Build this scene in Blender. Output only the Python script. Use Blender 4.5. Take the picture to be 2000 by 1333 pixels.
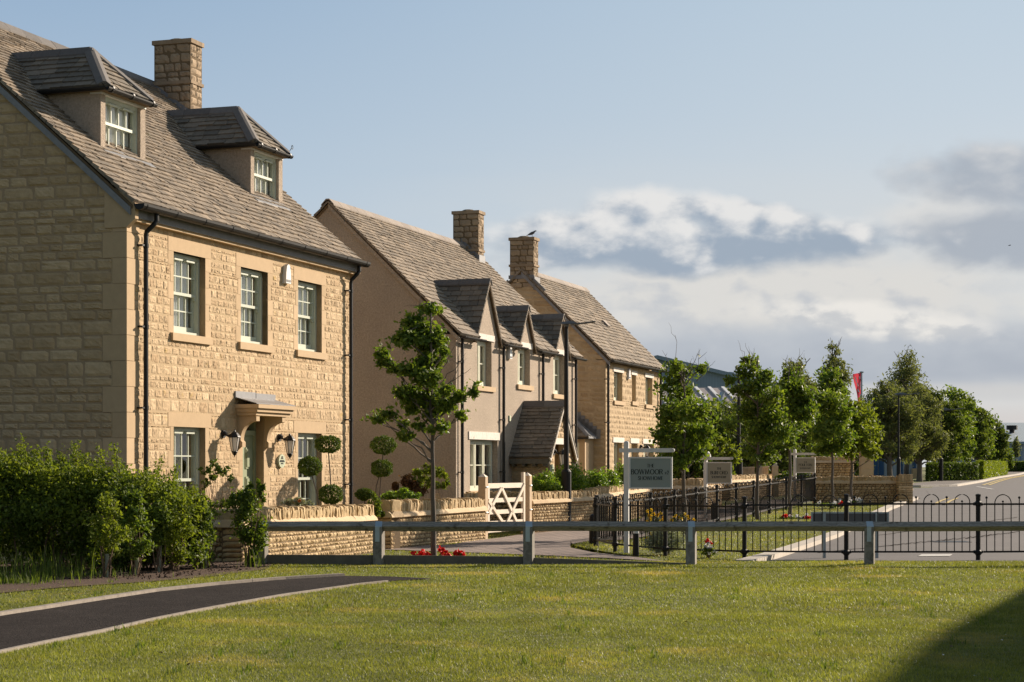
import bpy, math, random
import numpy as np
from mathutils import Vector
random.seed(7)
RG = np.random.default_rng(11)
F = 3700.0                      # focal length in photo pixels (2000 px wide)
SUN_AZ = math.radians(50.3); SUN_EL = math.radians(22.0)
for o in list(bpy.data.objects): bpy.data.objects.remove(o)
C = bpy.context.scene.collection
S = bpy.context.scene
# ------------------------------------------------------------------ camera (world origin = eye, z = 0 is eye level)
cam = bpy.data.cameras.new('camera'); cam.lens = 36 * F / 2000; cam.sensor_width = 36
cam.shift_y = (910 - 666.5) / 2000; cam.clip_end = 3000; cam.clip_start = .1
co = bpy.data.objects.new('camera', cam); C.objects.link(co); co.rotation_euler = (math.pi/2, 0, 0)
S.camera = co
S.view_settings.view_transform = 'Standard'; S.view_settings.look = 'None'
S.view_settings.exposure = 0.8; S.view_settings.gamma = 1.0
S.cycles.max_bounces = 6; S.cycles.transparent_max_bounces = 16
# ------------------------------------------------------------------ world
W = bpy.data.worlds.new('World'); S.world = W; W.use_nodes = True
nt = W.node_tree; nt.nodes.clear()
class G:
    """tiny expression helper for node trees"""
    def __init__(s, nt): s.nt = nt
    def n(s, t, **k):
        nd = s.nt.nodes.new(t)
        for a, b in k.items(): setattr(nd, a, b)
        return nd
    def link(s, a, b):
        if isinstance(a, bpy.types.NodeSocket): s.nt.links.new(a, b)
        else: b.default_value = a
    def m(s, op, a, b=0.0, c=0.0, clamp=False):
        nd = s.n('ShaderNodeMath', operation=op, use_clamp=clamp)
        s.link(a, nd.inputs[0]); s.link(b, nd.inputs[1]); s.link(c, nd.inputs[2])
        return nd.outputs[0]
    def mr(s, v, a, b, c=0.0, d=1.0, smooth=True):
        nd = s.n('ShaderNodeMapRange', interpolation_type='SMOOTHSTEP' if smooth else 'LINEAR')
        s.link(v, nd.inputs[0]); s.link(a, nd.inputs[1]); s.link(b, nd.inputs[2]); s.link(c, nd.inputs[3]); s.link(d, nd.inputs[4])
        return nd.outputs[0]
    def mix(s, f, a, b, mode='MIX'):
        nd = s.n('ShaderNodeMix', data_type='RGBA', blend_type=mode)
        s.link(f, nd.inputs[0])
        for v, i in ((a, 6), (b, 7)):
            if isinstance(v, tuple): v = (*v, 1) if len(v) == 3 else v
            s.link(v, nd.inputs[i])
        return nd.outputs[2]
    def noise(s, vec, scale, detail=4, rough=.5, dist=0.0):
        nd = s.n('ShaderNodeTexNoise'); nd.inputs['Scale'].default_value = scale
        nd.inputs['Detail'].default_value = detail; nd.inputs['Roughness'].default_value = rough
        nd.inputs['Distortion'].default_value = dist
        if vec is not None: s.nt.links.new(vec, nd.inputs['Vector'])
        return nd.outputs['Fac']
    def comb(s, x, y, z=0.0):
        nd = s.n('ShaderNodeCombineXYZ')
        for v, i in ((x, 0), (y, 1), (z, 2)): s.link(v, nd.inputs[i])
        return nd.outputs[0]
g = G(nt)
tc = g.n('ShaderNodeTexCoord'); sep = g.n('ShaderNodeSeparateXYZ'); nt.links.new(tc.outputs['Generated'], sep.inputs[0])
dx, dy, dz = sep.outputs
sky = g.n('ShaderNodeTexSky', sky_type='NISHITA'); sky.sun_disc = False
sky.sun_elevation = SUN_EL; sky.sun_rotation = SUN_AZ; sky.air_density = 1.0; sky.dust_density = 1.5; sky.ozone_density = 1.5
az = g.m('ARCTAN2', dx, dy); el = g.m('ARCSINE', dz)
U = g.m('MULTIPLY', az, 3.7); V = g.m('MULTIPLY', el, 3.7)
# clear-sky colour by elevation and side (angles on the real sky)
t = g.mr(V, .28, 1.0, 0, 1, False)
leftness = g.mr(U, .9, -1.1, 0, 1)
c_low = g.mix(leftness, (.65, .69, .73), (.56, .66, .75))
c_top = g.mix(leftness, (.48, .60, .715), (.285, .425, .61))
skyc = g.mix(g.m('POWER', t, .95), c_low, c_top)
nish = g.mix(1.0, sky.outputs[0], (.10, .10, .10), 'MULTIPLY')
skyc = g.mix(.12, skyc, nish)
def ell(u, v, ru, rv, tilt=0.0):
    a = g.m('SUBTRACT', U, u); b = g.m('SUBTRACT', g.m('SUBTRACT', V, v), g.m('MULTIPLY', a, tilt))
    a = g.m('DIVIDE', a, ru); b = g.m('DIVIDE', b, rv)
    r = g.m('SQRT', g.m('ADD', g.m('MULTIPLY', a, a), g.m('MULTIPLY', b, b)))
    return g.m('SUBTRACT', 1.0, r), b
def mx(*a):
    r = a[0]
    for b in a[1:]: r = g.m('SMOOTH_MAX', r, b, .25)
    return r
p1 = g.comb(U, g.m('MULTIPLY', V, 1.7), 0.3); p2 = g.comb(g.m('ADD', U, .030), g.m('MULTIPLY', g.m('ADD', V, .022), 1.7), 0.3)
def billow(p):
    w = g.n('ShaderNodeTexNoise'); w.inputs['Scale'].default_value = 7; w.inputs['Detail'].default_value = 2; nt.links.new(p, w.inputs['Vector'])
    q = g.n('ShaderNodeVectorMath', operation='MULTIPLY_ADD'); nt.links.new(w.outputs['Color'], q.inputs[0]); q.inputs[1].default_value = (.10, .10, 0); nt.links.new(p, q.inputs[2])
    r = None
    for sc, wt in ((8, .26), (20, .12)):
        v = g.n('ShaderNodeTexVoronoi', feature='F1', voronoi_dimensions='2D'); v.inputs['Scale'].default_value = sc; nt.links.new(q.outputs[0], v.inputs['Vector'])
        a = g.m('MULTIPLY', g.m('SUBTRACT', .75, v.outputs['Distance']), wt); r = a if r is None else g.m('ADD', r, a)
    return g.m('ADD', g.m('MULTIPLY', g.noise(p, 5.0, 8, .57), 1.0), g.m('SUBTRACT', r, .14))
N1 = billow(p1); N2 = billow(p2)
NL = g.noise(g.comb(U, g.m('MULTIPLY', V, 3.0), 7.0), 2.2, 5, .55)
WSP = g.noise(g.comb(g.m('MULTIPLY', U, .7), g.m('MULTIPLY', V, 4.5), 3.0), 3.0, 7, .6, .3)
relief = g.m('MULTIPLY', g.m('SUBTRACT', N1, N2), 7.0)
def P(px): return (px - 1000) / 1000.0
def Q(py): return (910 - py) / 1000.0
col = skyc
def layer(col, dens, vert, white, grey, edge=(.0, .35), amp=.9, op=1.0, shade=(-.75, .55), rel=1.0):
    dd = g.m('ADD', dens, g.m('MULTIPLY', g.m('SUBTRACT', N1, .5), amp))
    al = g.m('MULTIPLY', g.mr(dd, edge[0], edge[1]), op)
    sh = g.m('ADD', g.m('ADD', vert, g.m('MULTIPLY', relief, rel)), g.m('MULTIPLY', g.m('SUBTRACT', NL, .5), .9))
    sh = g.mr(sh, shade[0], shade[1])
    return g.mix(al, col, g.mix(sh, grey, white))
# high thin veil across the lower right sky
veil = g.m('MULTIPLY', g.mr(V, .70, .25), g.mr(U, -.55, .25))
col = g.mix(g.m('MULTIPLY', veil, g.mr(WSP, .30, .62, .45, .9)), col, (.68, .685, .68))
# broad pale bank below the main cumulus, grey underside to the horizon
d, v = ell(P(1500), Q(585), .60, .115); col = layer(col, d, v, (.72, .705, .675), (.55, .57, .60), (-.05, .55), .7, .9, (-.9, .3), .6)
d, v = ell(P(1720), Q(700), 1.0, .080); col = layer(col, d, v, (.50, .535, .585), (.41, .45, .515), (-.05, .5), .4, .9, (-.9, 1.2), .3)
d, v = ell(P(1560), Q(770), 1.2, .022); col = layer(col, d, v, (.62, .61, .60), (.56, .56, .57), (-.2, .7), .5, .6, (-.9, .6), .2)
d, v = ell(P(1900), Q(840), .9, .055); col = layer(col, d, v, (.66, .62, .60), (.60, .58, .57), (-.2, .8), .5, .8, (-.9, .6), .2)
d, v = ell(P(1700), Q(632), .27, .040, -.12); col = layer(col, d, v, (.86, .83, .78), (.60, .61, .62), (-.05, .5), 1.0, .85, (-.9, .25), .9)
d, v = ell(P(1850), Q(440), .16, .07); col = layer(col, d, v, (.73, .72, .70), (.60, .61, .63), (-.1, .7), .9, .7, (-.9, .35), .7)
# grey masses on the right edge
d1, v1 = ell(P(1970), Q(368), .30, .075, -.1); d2, v2 = ell(P(1990), Q(485), .27, .075)
col = layer(col, mx(d1, d2), v1, (.69, .69, .69), (.395, .44, .505), (.0, .55), 1.1, .90, (-1.0, 2.4), .7)
# main cumulus: bright billows on top, blue-grey flat base
d1, v1 = ell(P(1350), Q(486), .44, .066); d2, v2 = ell(P(1265), Q(420), .17, .060); d3, v3 = ell(P(1440), Q(430), .20, .048, -.15)
d4, v4 = ell(P(1120), Q(462), .17, .058)
vv = g.m('DIVIDE', g.m('SUBTRACT', V, Q(470)), .050)
col = layer(col, mx(d1, d2, d3, d4), vv, (.79, .785, .775), (.34, .41, .50), (-.02, .45), 1.0, .97, (-1.0, 1.7), 1.1)
# the sky darkens towards the zenith and on the side away from the sun
dim = g.m('MULTIPLY', g.mr(dz, .24, .62, 1.0, .60), g.mr(g.m('ADD', g.m('MULTIPLY', dx, .77), g.m('MULTIPLY', dy, .64)), -.75, .45, .60, 1.0))
col = g.mix(1.0, col, g.comb(dim, dim, dim), 'MULTIPLY')
bg = g.n('ShaderNodeBackground'); nt.links.new(col, bg.inputs[0]); bg.inputs[1].default_value = .574
out = g.n('ShaderNodeOutputWorld'); nt.links.new(bg.outputs[0], out.inputs[0])
W_BG = bg
W.cycles.sampling_method = 'MANUAL'; W.cycles.sample_map_resolution = 256
# ------------------------------------------------------------------ sun
sd = bpy.data.lights.new('sun', 'SUN'); sd.energy = 5.0; sd.angle = math.radians(.6); sd.color = (1.0, .85, .68)
so = bpy.data.objects.new('sun', sd); C.objects.link(so)
sv = Vector((math.sin(SUN_AZ)*math.cos(SUN_EL), math.cos(SUN_AZ)*math.cos(SUN_EL), math.sin(SUN_EL)))
so.rotation_euler = sv.to_track_quat('Z', 'Y').to_euler(); so.location = (40, 30, 40)

# ------------------------------------------------------------------ materials
def M(name, c1, c2=None, rough=.8, noise=None, bump=None, transl=0.0,  spec=.3, metal=0.0, stain=None, brick=None, wave=None):
    m = bpy.data.materials.new(name); m.use_nodes = True; nt = m.node_tree; nt.nodes.clear(); g = G(nt)
    tc = g.n('ShaderNodeTexCoord').outputs['Object']
    b = g.n('ShaderNodeBsdfPrincipled'); b.inputs['Roughness'].default_value = rough
    b.inputs['Specular IOR Level'].default_value = spec; b.inputs['Metallic'].default_value = metal
    c2 = c2 or c1
    at = g.n('ShaderNodeAttribute', attribute_name='rnd').outputs['Fac']
    col = g.mix(at, c1, c2)
    if noise:
        for sc, am in (noise if isinstance(noise, list) else [noise]):
            f = g.noise(tc, sc, 5, .6)
            k = g.mr(f, .25, .75, 1-am, 1+am, False)
            col = g.mix(1.0, col, g.comb(k, k, k), 'MULTIPLY')
    if stain:   # (scale, colour, lo, hi)
        f = g.mr(g.noise(tc, stain[0], 5, .6), stain[2], stain[3]); col = g.mix(f, col, stain[1])
    hgt = None
    if brick:
        bt = g.n('ShaderNodeTexBrick'); bt.inputs['Scale'].default_value = 1.0
        mp = g.n('ShaderNodeMapping'); mp.inputs['Rotation'].default_value = (0, 0, brick[5] if len(brick) > 5 else 0); nt.links.new(tc, mp.inputs[0]); nt.links.new(mp.outputs[0], bt.inputs['Vector'])
        bt.inputs['Brick Width'].default_value = brick[0]; bt.inputs['Row Height'].default_value = brick[1]
        bt.inputs['Mortar Size'].default_value = brick[2]; bt.inputs['Mortar Smooth'].default_value = .3
        bt.inputs['Color1'].default_value = (1, 1, 1, 1); bt.inputs['Color2'].default_value = (brick[3],)*3 + (1,)
        bt.inputs['Mortar'].default_value = (brick[4],)*3 + (1,)
        col = g.mix(1.0, col, bt.outputs['Color'], 'MULTIPLY')
    if wave:    # (rotation axis 0 x 1 y, scale, dark) ribbed cladding
        wv = g.n('ShaderNodeTexWave', wave_type='BANDS', bands_direction='XYZ'[wave[0]] if isinstance(wave[0], int) else wave[0])
        wv.inputs['Scale'].default_value = wave[1]; wv.inputs['Distortion'].default_value = wave[3] if len(wave) > 3 else 0
        wv.inputs['Detail'].default_value = 3; nt.links.new(tc, wv.inputs[0])
        k = g.mr(wv.outputs['Fac'], 0, 1, wave[2], 1, False); col = g.mix(1.0, col, g.comb(k, k, k), 'MULTIPLY')
    nt.links.new(col, b.inputs['Base Color'])
    if bump:
        bp = g.n('ShaderNodeBump'); bp.inputs['Strength'].default_value = bump[1]; bp.inputs['Distance'].default_value = bump[2] if len(bump) > 2 else .01
        nt.links.new(g.noise(tc, bump[0], 4, .6), bp.inputs['Height']); nt.links.new(bp.outputs[0], b.inputs['Normal'])
    o = g.n('ShaderNodeOutputMaterial')
    if transl:
        tr = g.n('ShaderNodeBsdfTranslucent'); nt.links.new(g.mix(1.0, col, (1.6, 1.6, .7) if 'leaf' in name or 'grass' in name else (1, 1, 1), 'MULTIPLY'), tr.inputs[0])
        mxs = g.n('ShaderNodeMixShader'); mxs.inputs[0].default_value = transl
        nt.links.new(b.outputs[0], mxs.inputs[1]); nt.links.new(tr.outputs[0], mxs.inputs[2]); nt.links.new(mxs.outputs[0], o.inputs[0])
    else: nt.links.new(b.outputs[0], o.inputs[0])
    return m
def glass_mat():
    m = bpy.data.materials.new('window_glass'); m.use_nodes = True; nt = m.node_tree; nt.nodes.clear(); g = G(nt)
    gl = g.n('ShaderNodeBsdfGlossy'); gl.inputs['Roughness'].default_value = .015; gl.inputs['Color'].default_value = (.92, .95, 1, 1)
    tr = g.n('ShaderNodeBsdfTransparent'); tr.inputs[0].default_value = (.96, .98, .96, 1)
    lw = g.n('ShaderNodeLayerWeight'); lw.inputs['Blend'].default_value = .5; fr_ = g.m('ADD', g.m('MULTIPLY', g.m('POWER', lw.outputs['Facing'], 4.5), .85), .075)
    tc = g.n('ShaderNodeTexCoord').outputs['Object']
    bp = g.n('ShaderNodeBump'); bp.inputs['Strength'].default_value = .05; bp.inputs['Distance'].default_value = .02
    nt.links.new(g.noise(tc, 3.0, 1), bp.inputs['Height']); nt.links.new(bp.outputs[0], gl.inputs['Normal'])
    mxs = g.n('ShaderNodeMixShader'); nt.links.new(fr_, mxs.inputs[0]); nt.links.new(tr.outputs[0], mxs.inputs[1]); nt.links.new(gl.outputs[0], mxs.inputs[2])
    o = g.n('ShaderNodeOutputMaterial'); nt.links.new(mxs.outputs[0], o.inputs[0]); return m
MT = dict(
    stone=M('cotswold_stone', (.45, .315, .185), (.62, .465, .295), .9, [(9, .16), (45, .14)], (60, .55, .008), stain=(5, (.52, .36, .13), .58, .78)),
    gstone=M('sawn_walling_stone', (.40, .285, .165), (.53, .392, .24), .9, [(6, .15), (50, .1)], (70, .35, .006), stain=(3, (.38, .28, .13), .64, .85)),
    gmortar=M('joint_shade_mortar', (.355, .26, .165), None, .95, (20, .15)),  # gable joints: shade put into the mortar colour, as no sun models them
    chimstone=M('chimney_stone', (.24, .175, .115), (.40, .30, .20), .9, [(6, .2), (50, .1)], (70, .5, .008)),
    mortar=M('lime_mortar', (.47, .35, .215), None, .95, (20, .12), (80, .4)),
    ashlar=M('dressed_stone', (.44, .315, .185), (.55, .40, .248), .85, [(7, .07), (60, .05)], (90, .15, .004)),
    palestone=M('pale_lintel_stone', (.66, .60, .54), (.74, .69, .63), .9, [(14, .14), (50, .1)], (60, .2), stain=(9, (.30, .27, .23), .58, .8)),
    render=M('roughcast_render', (.43, .35, .275), None, .95, [(26, .24), (90, .2), (.7, .14)], (60, 1.0, .02)),
    tile=M('stone_slate', (.17, .142, .113), (.31, .248, .185), .88, [(16, .2), (55, .12)], (40, .4, .006), stain=(2.5, (.24, .21, .10), .62, .85)),
    dtile=M('dark_slate_tile', (.13, .115, .095), (.235, .195, .15), .85, [(16, .2)], (40, .35, .006)),
    ridge=M('ridge_tile', (.115, .105, .10), (.17, .155, .145), .8, [(14, .15)], (30, .2)),
    ridgew=M('warm_ridge_tile', (.25, .21, .18), (.32, .27, .23), .8, [(14, .15)], (30, .2)),
    lead=M('lead_sheet', (.17, .17, .18), (.25, .25, .26), .5, [(10, .15)], (12, .2), spec=.5),
    plastic=M('black_gutter', (.014, .013, .013), None, .45, (10, .2), spec=.3),
    fascia=M('painted_fascia', (.20, .19, .19), None, .6, [(7, .15)]),
    white=M('white_paint', (.68, .67, .66), None, .5, [(9, .06)]),
    frame=M('sage_window_paint', (.50, .53, .44), None, .42, [(12, .05)], spec=.4),
    cream=M('cream_window_paint', (.66, .66, .53), None, .42, [(12, .05)], spec=.4),
    door=M('green_door_paint', (.27, .31, .19), None, .45, [(6, .06)], spec=.4),
    curtain=M('curtain_cloth', (.74, .74, .73), (.90, .90, .89), .9, None, None, .25),
    dark=M('interior_dark', (.05, .045, .04), None, .9),
    glass=glass_mat(),
    lampglass=M('frosted_glass', (.75, .72, .68), None, .25, None, None, .4, .5),
    iron=M('black_iron', (.012, .011, .011), None, .5, (30, .2), spec=.3),
    wood=M('weathered_fence_timber', (.25, .228, .20), (.335, .305, .265), .85, [(6, .15)], (50, .3), stain=(8, (.11, .09, .07), .56, .72), wave=(1, 9, .72, 9)),
    board=M('gravel_board_timber', (.13, .115, .09), (.18, .16, .12), .9, [(9, .2)], (50, .3)),
    oak=M('gate_timber', (.46, .34, .22), (.54, .41, .28), .75, [(7, .12)], (60, .25), stain=(5, (.30, .20, .12), .6, .8)),
    palewood=M('new_timber', (.72, .62, .50), (.78, .68, .57), .7, [(7, .08)], (60, .2)),
    galv=M('galvanised_strap', (.30, .38, .45), (.40, .47, .51), .35, [(10, .12)], None, metal=.55, spec=.5),
    drystone=M('dry_walling_stone', (.38, .27, .14), (.58, .43, .25), .92, [(14, .2), (60, .12)], (55, .6, .008)),
    wallcore=M('wall_shadow_joint', (.15, .105, .06), None, .95, (30, .2)),
    ledge=M('mortar_ledge', (.55, .41, .26), (.60, .46, .30), .95, [(12, .12)], (40, .5, .01)),
    leafA=M('maple_leaf', (.065, .115, .016), (.185, .235, .035), .5, None, None, .38, .3),
    leafB=M('hedge_leaf', (.050, .090, .014), (.17, .215, .032), .55, None, None, .36, .25),
    leafC=M('yellow_green_leaf', (.10, .14, .018), (.20, .235, .03), .6, None, None, .38, .2),
    leafD=M('dark_tree_leaf', (.050, .082, .018), (.15, .185, .036), .65, None, None, .30, .15),
    leafE=M('birch_leaf', (.085, .108, .042), (.20, .215, .085), .65, None, None, .34, .15),
    box=M('box_leaf', (.045, .08, .015), (.14, .185, .035), .6, None, None, .25, .15),
    laurel=M('laurel_leaf', (.055, .12, .014), (.25, .35, .04), .4, None, None, .38, .4),
    silver=M('silver_leaf', (.22, .25, .19), (.36, .38, .30), .7, None, None, .2),
    redleaf=M('bronze_leaf', (.09, .045, .025), (.14, .075, .03), .5, None, None, .3),
    bark=M('bark', (.11, .09, .075), (.16, .135, .115), .9, [(12, .2)], (35, .6, .01)),
    twig=M('twig', (.13, .09, .06), (.20, .14, .09), .9),
    redfl=M('red_petal', (.62, .012, .012), (.75, .03, .02), .6, None, None, .2),
    whitefl=M('white_petal', (.75, .75, .75), None, .6, None, None, .2),
    yellowfl=M('yellow_petal', (.75, .48, .02), (.8, .6, .05), .6, None, None, .2),
    orangefl=M('orange_petal', (.65, .22, .04), None, .6),
    grass=M('grass_blade', (.085, .112, .022), (.29, .285, .07), .5, [(.55, .30), (2.4, .26), (9, .2)], None, .40, .3, stain=(.8, (.40, .31, .12), .52, .78)),
    roughgrass=M('rough_grass_blade', (.05, .09, .015), (.16, .20, .035), .6, None, None, .35, .2),
    lawn=M('lawn', (.12, .13, .032), None, .95, [(.6, .25), (6, .2), (60, .35)], (90, .8, .02), stain=(1.1, (.25, .20, .08), .55, .78)),
    tarmac=M('path_tarmac', (.036, .030, .028), None, 1.0, [(2, .25), (14, .22), (45, .45)], (60, 1.0, .02), spec=.08, stain=(5, (.06, .05, .045), .6, .75)),
    road=M('road_asphalt', (.105, .094, .092), None, .85, [(1.2, .12), (30, .14)], (120, .35, .004), spec=.4),
    pave=M('footway_asphalt', (.13, .11, .10), None, .92, [(2, .12), (40, .15)]),
    block=M('block_paving', (.31, .245, .215), None, .9, [(1.5, .12), (20, .12)], (60, .3, .004), brick=(.30, .15, .018, .74, .34, .6)),
    kerb=M('concrete_kerb', (.46, .41, .35), (.52, .47, .41), .9, [(8, .12)], (60, .2)),
    edging=M('path_edging', (.25, .215, .18), (.31, .27, .23), .9, [(14, .2)], (60, .3)),
    mulch=M('bark_mulch', (.055, .034, .024), (.13, .08, .055), .95, [(40, .4)], (50, .8, .02)),
    marking=M('road_paint', (.52, .50, .47), None, .8, [(20, .2)]),
    yellowline=M('yellow_road_paint', (.50, .38, .14), None, .8, [(20, .2)]),
    signgreen=M('sage_sign_panel', (.27, .315, .305), None, .55, [(5, .04)]),
    signbeige=M('beige_sign_panel', (.30, .29, .24), None, .55, [(5, .04)]),
    ink=M('sign_lettering', (.025, .035, .035), None, .6),
    cladblue=M('blue_grey_cladding', (.25, .32, .39), None, .6, [(1, .06)], wave=(0, 1.2, .90)),
    cladroof=M('ribbed_metal_roof', (.42, .37, .34), None, .5, [(.8, .12)], wave=(0, .42, .45), spec=.4),
    cladpale=M('pale_grey_cladding', (.36, .42, .47), None, .6, [(1, .06)], wave=(0, 1.0, .80)),
    sheetroof=M('weathered_sheet_roof', (.24, .205, .195), (.30, .26, .245), .6, [(.8, .15)]),
    greyroof=M('pale_sheet_roof', (.42, .47, .50), None, .5, [(1, .06)], wave=(0, .8, .78)),
    blue=M('blue_paint', (.03, .09, .20), None, .5),
    red=M('red_banner', (.68, .07, .10), (.76, .11, .14), .6, [(3, .1)], None, .3),
    bird=M('bird_feather', (.05, .055, .065), (.09, .09, .10), .7),
    alarm=M('white_plastic', (.72, .72, .72), None, .4),
    grey=M('grey_sign_back', (.10, .105, .11), (.13, .135, .14), .45, None, spec=.5),
    plaque=M('plaque_green', (.48, .52, .38), None, .5),
    stem=M('green_stem', (.07, .10, .03), None, .8),
    bricklight=M('tactile_paving', (.50, .42, .30), None, .9, [(8, .1)], brick=(.4, .4, .05, .9, .6)),
)
# ------------------------------------------------------------------ mesh builder
class MB:
    def __init__(s): s.v = []; s.q = []; s.t = []; s.r = []; s.n = 0; s.qm = []; s.tm = []
    def add(s, v, faces, rnd=None, mi=0):
        v = np.asarray(v, float).reshape(-1, 3); f = np.asarray(faces, int)
        if len(f) == 0: return
        (s.q if f.shape[1] == 4 else s.t).append(f + s.n)
        (s.qm if f.shape[1] == 4 else s.tm).append(np.full(len(f), mi))
        s.v.append(v); s.n += len(v)
        if rnd is None: rnd = random.random()
        s.r.append(np.full(len(v), rnd) if np.isscalar(rnd) else np.asarray(rnd, float))
    def box(s, x0, x1, y0, y1, z0, z1, rnd=None, mi=0):
        v = [(x, y, z) for z in (z0, z1) for y in (y0, y1) for x in (x0, x1)]
        s.add(v, [(0, 2, 3, 1), (4, 5, 7, 6), (0, 1, 5, 4), (2, 6, 7, 3), (0, 4, 6, 2), (1, 3, 7, 5)], rnd, mi)
    def obox(s, p, ax, ay, az, hx, hy, hz, rnd=None, mi=0):   # oriented box, centre p, half sizes
        p, ax, ay, az = (np.asarray(a, float) for a in (p, ax, ay, az))
        v = [p + ax*hx*i + ay*hy*j + az*hz*k for k in (-1, 1) for j in (-1, 1) for i in (-1, 1)]
        s.add(v, [(0, 2, 3, 1), (4, 5, 7, 6), (0, 1, 5, 4), (2, 6, 7, 3), (0, 4, 6, 2), (1, 3, 7, 5)], rnd, mi)
    def quad(s, a, b, c, d, rnd=None, mi=0): s.add([a, b, c, d], [(0, 1, 2, 3)], rnd, mi)
    def tri(s, a, b, c, rnd=None, mi=0): s.add([a, b, c], [(0, 1, 2)], rnd, mi)
    def prism(s, pts, d, rnd=None, mi=0):    # planar polygon (list of 3d) extruded by vector d (fan triangulated)
        pts = np.asarray(pts, float); n = len(pts); d = np.asarray(d, float)
        v = np.vstack([pts, pts + d]); T = [(0, i, i+1) for i in range(1, n-1)] + [(n, n+i+1, n+i) for i in range(1, n-1)]
        s.add(v, T, rnd, mi); r = rnd if rnd is not None else .5
        s.add(v, [(i, (i+1) % n, (i+1) % n+n, i+n) for i in range(n)], r, mi)
    def tube(s, pts, rad, n=8, rnd=None, mi=0, cap=True):
        pts = np.asarray(pts, float); k = len(pts)
        rad = np.full(k, rad) if np.isscalar(rad) else np.asarray(rad, float)
        d = np.gradient(pts, axis=0); d /= np.linalg.norm(d, axis=1)[:, None] + 1e-9
        up = np.array([0, 0, 1.0]) if abs(d[0][2]) < .9 else np.array([1.0, 0, 0])
        a = np.cross(d, up); a /= np.linalg.norm(a, axis=1)[:, None] + 1e-9; b = np.cross(d, a)
        th = np.linspace(0, 2*math.pi, n, endpoint=False)
        v = (pts[:, None] + rad[:, None, None]*(np.cos(th)[None, :, None]*a[:, None] + np.sin(th)[None, :, None]*b[:, None])).reshape(-1, 3)
        f = [(i*n+j, i*n+(j+1) % n, (i+1)*n+(j+1) % n, (i+1)*n+j) for i in range(k-1) for j in range(n)]
        r = random.random() if rnd is None else rnd
        s.add(v, f, r, mi)
        if cap:
            for i in (0, k-1):
                vv = np.vstack([v[i*n:(i+1)*n], pts[i]]); s.add(vv, [(j, (j+1) % n, n) for j in range(n)], r, mi)
    def lathe(s, c, prof, n=12, rnd=None, mi=0):    # prof list (radius, z)
        th = np.linspace(0, 2*math.pi, n, endpoint=False); c = np.asarray(c, float)
        v = np.array([(c[0]+r*math.cos(t), c[1]+r*math.sin(t), c[2]+z) for r, z in prof for t in th])
        f = [(i*n+j, i*n+(j+1) % n, (i+1)*n+(j+1) % n, (i+1)*n+j) for i in range(len(prof)-1) for j in range(n)]
        s.add(v, f, rnd, mi)
    def build(s, name, mats, parent=None, label=None, smooth=False, world=True):
        if not isinstance(mats, (list, tuple)): mats = [mats]
        v = np.vstack(s.v)
        if parent is not None and world:
            p = parent
            while p is not None: v = v - np.array(p.location); p = p.parent
        me = bpy.data.meshes.new(name)
        q = np.vstack(s.q) if s.q else np.zeros((0, 4), int); t = np.vstack(s.t) if s.t else np.zeros((0, 3), int)
        me.vertices.add(len(v)); me.vertices.foreach_set('co', v.astype(np.float32).ravel())
        loops = np.concatenate([q.ravel(), t.ravel()]).astype(np.int32)
        me.loops.add(len(loops)); me.loops.foreach_set('vertex_index', loops)
        me.polygons.add(len(q)+len(t))
        st = np.concatenate([np.arange(len(q))*4, len(q)*4+np.arange(len(t))*3]).astype(np.int32)
        me.polygons.foreach_set('loop_start', st)
        mi = np.concatenate(([*s.qm] or [np.zeros(0, int)]) + ([*s.tm] or [np.zeros(0, int)])).astype(np.int32)
        me.polygons.foreach_set('material_index', mi)
        me.update(calc_edges=True); me.validate()
        for m in mats: me.materials.append(MT[m] if isinstance(m, str) else m)
        at = me.attributes.new('rnd', 'FLOAT', 'POINT'); at.data.foreach_set('value', np.concatenate(s.r).astype(np.float32))
        me.polygons.foreach_set('use_smooth', np.full(len(me.polygons), bool(smooth)))
        o = bpy.data.objects.new(name, me); C.objects.link(o)
        if parent is not None: o.parent = parent
        if label: o['label'] = label
        return o
def tag(o, label, cat, group=None, kind=None):
    if label: o['label'] = label
    if cat: o['category'] = cat
    if group: o['group'] = group
    if kind: o['kind'] = kind
    return o
def thing(name, label, cat, loc=(0, 0, 0), rz=0.0, group=None):
    o = bpy.data.objects.new(name, None); C.objects.link(o); o.location = loc; o.rotation_euler = (0, 0, rz)
    o.empty_display_size = .3
    return tag(o, label, cat, group)
def structure(name, mb, mat, smooth=False):
    o = mb.build(name, mat, None, smooth=smooth); o['kind'] = 'structure'; return o
# ------------------------------------------------------------------ ground heights
TY = [-60, 25.75, 27.2, 38, 58, 110, 200, 900]; TZ = [-1.30, -1.30, -1.45, -1.45, -1.10, -1.0, -.72, -.70]
def gz(y): return np.interp(y, TY, TZ)
def gp(px, py):
    """ground point seen at a photo pixel"""
    y = 30.0
    for _ in range(60): y = .5*y + .5*min(600, -float(gz(y))*F/max(py-910, 1))
    return np.array([(px-1000)/F*y, y, float(gz(y))])
def wx(px, y): return (px-1000)/F*y
def wz(py, y): return (910-py)/F*y

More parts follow.
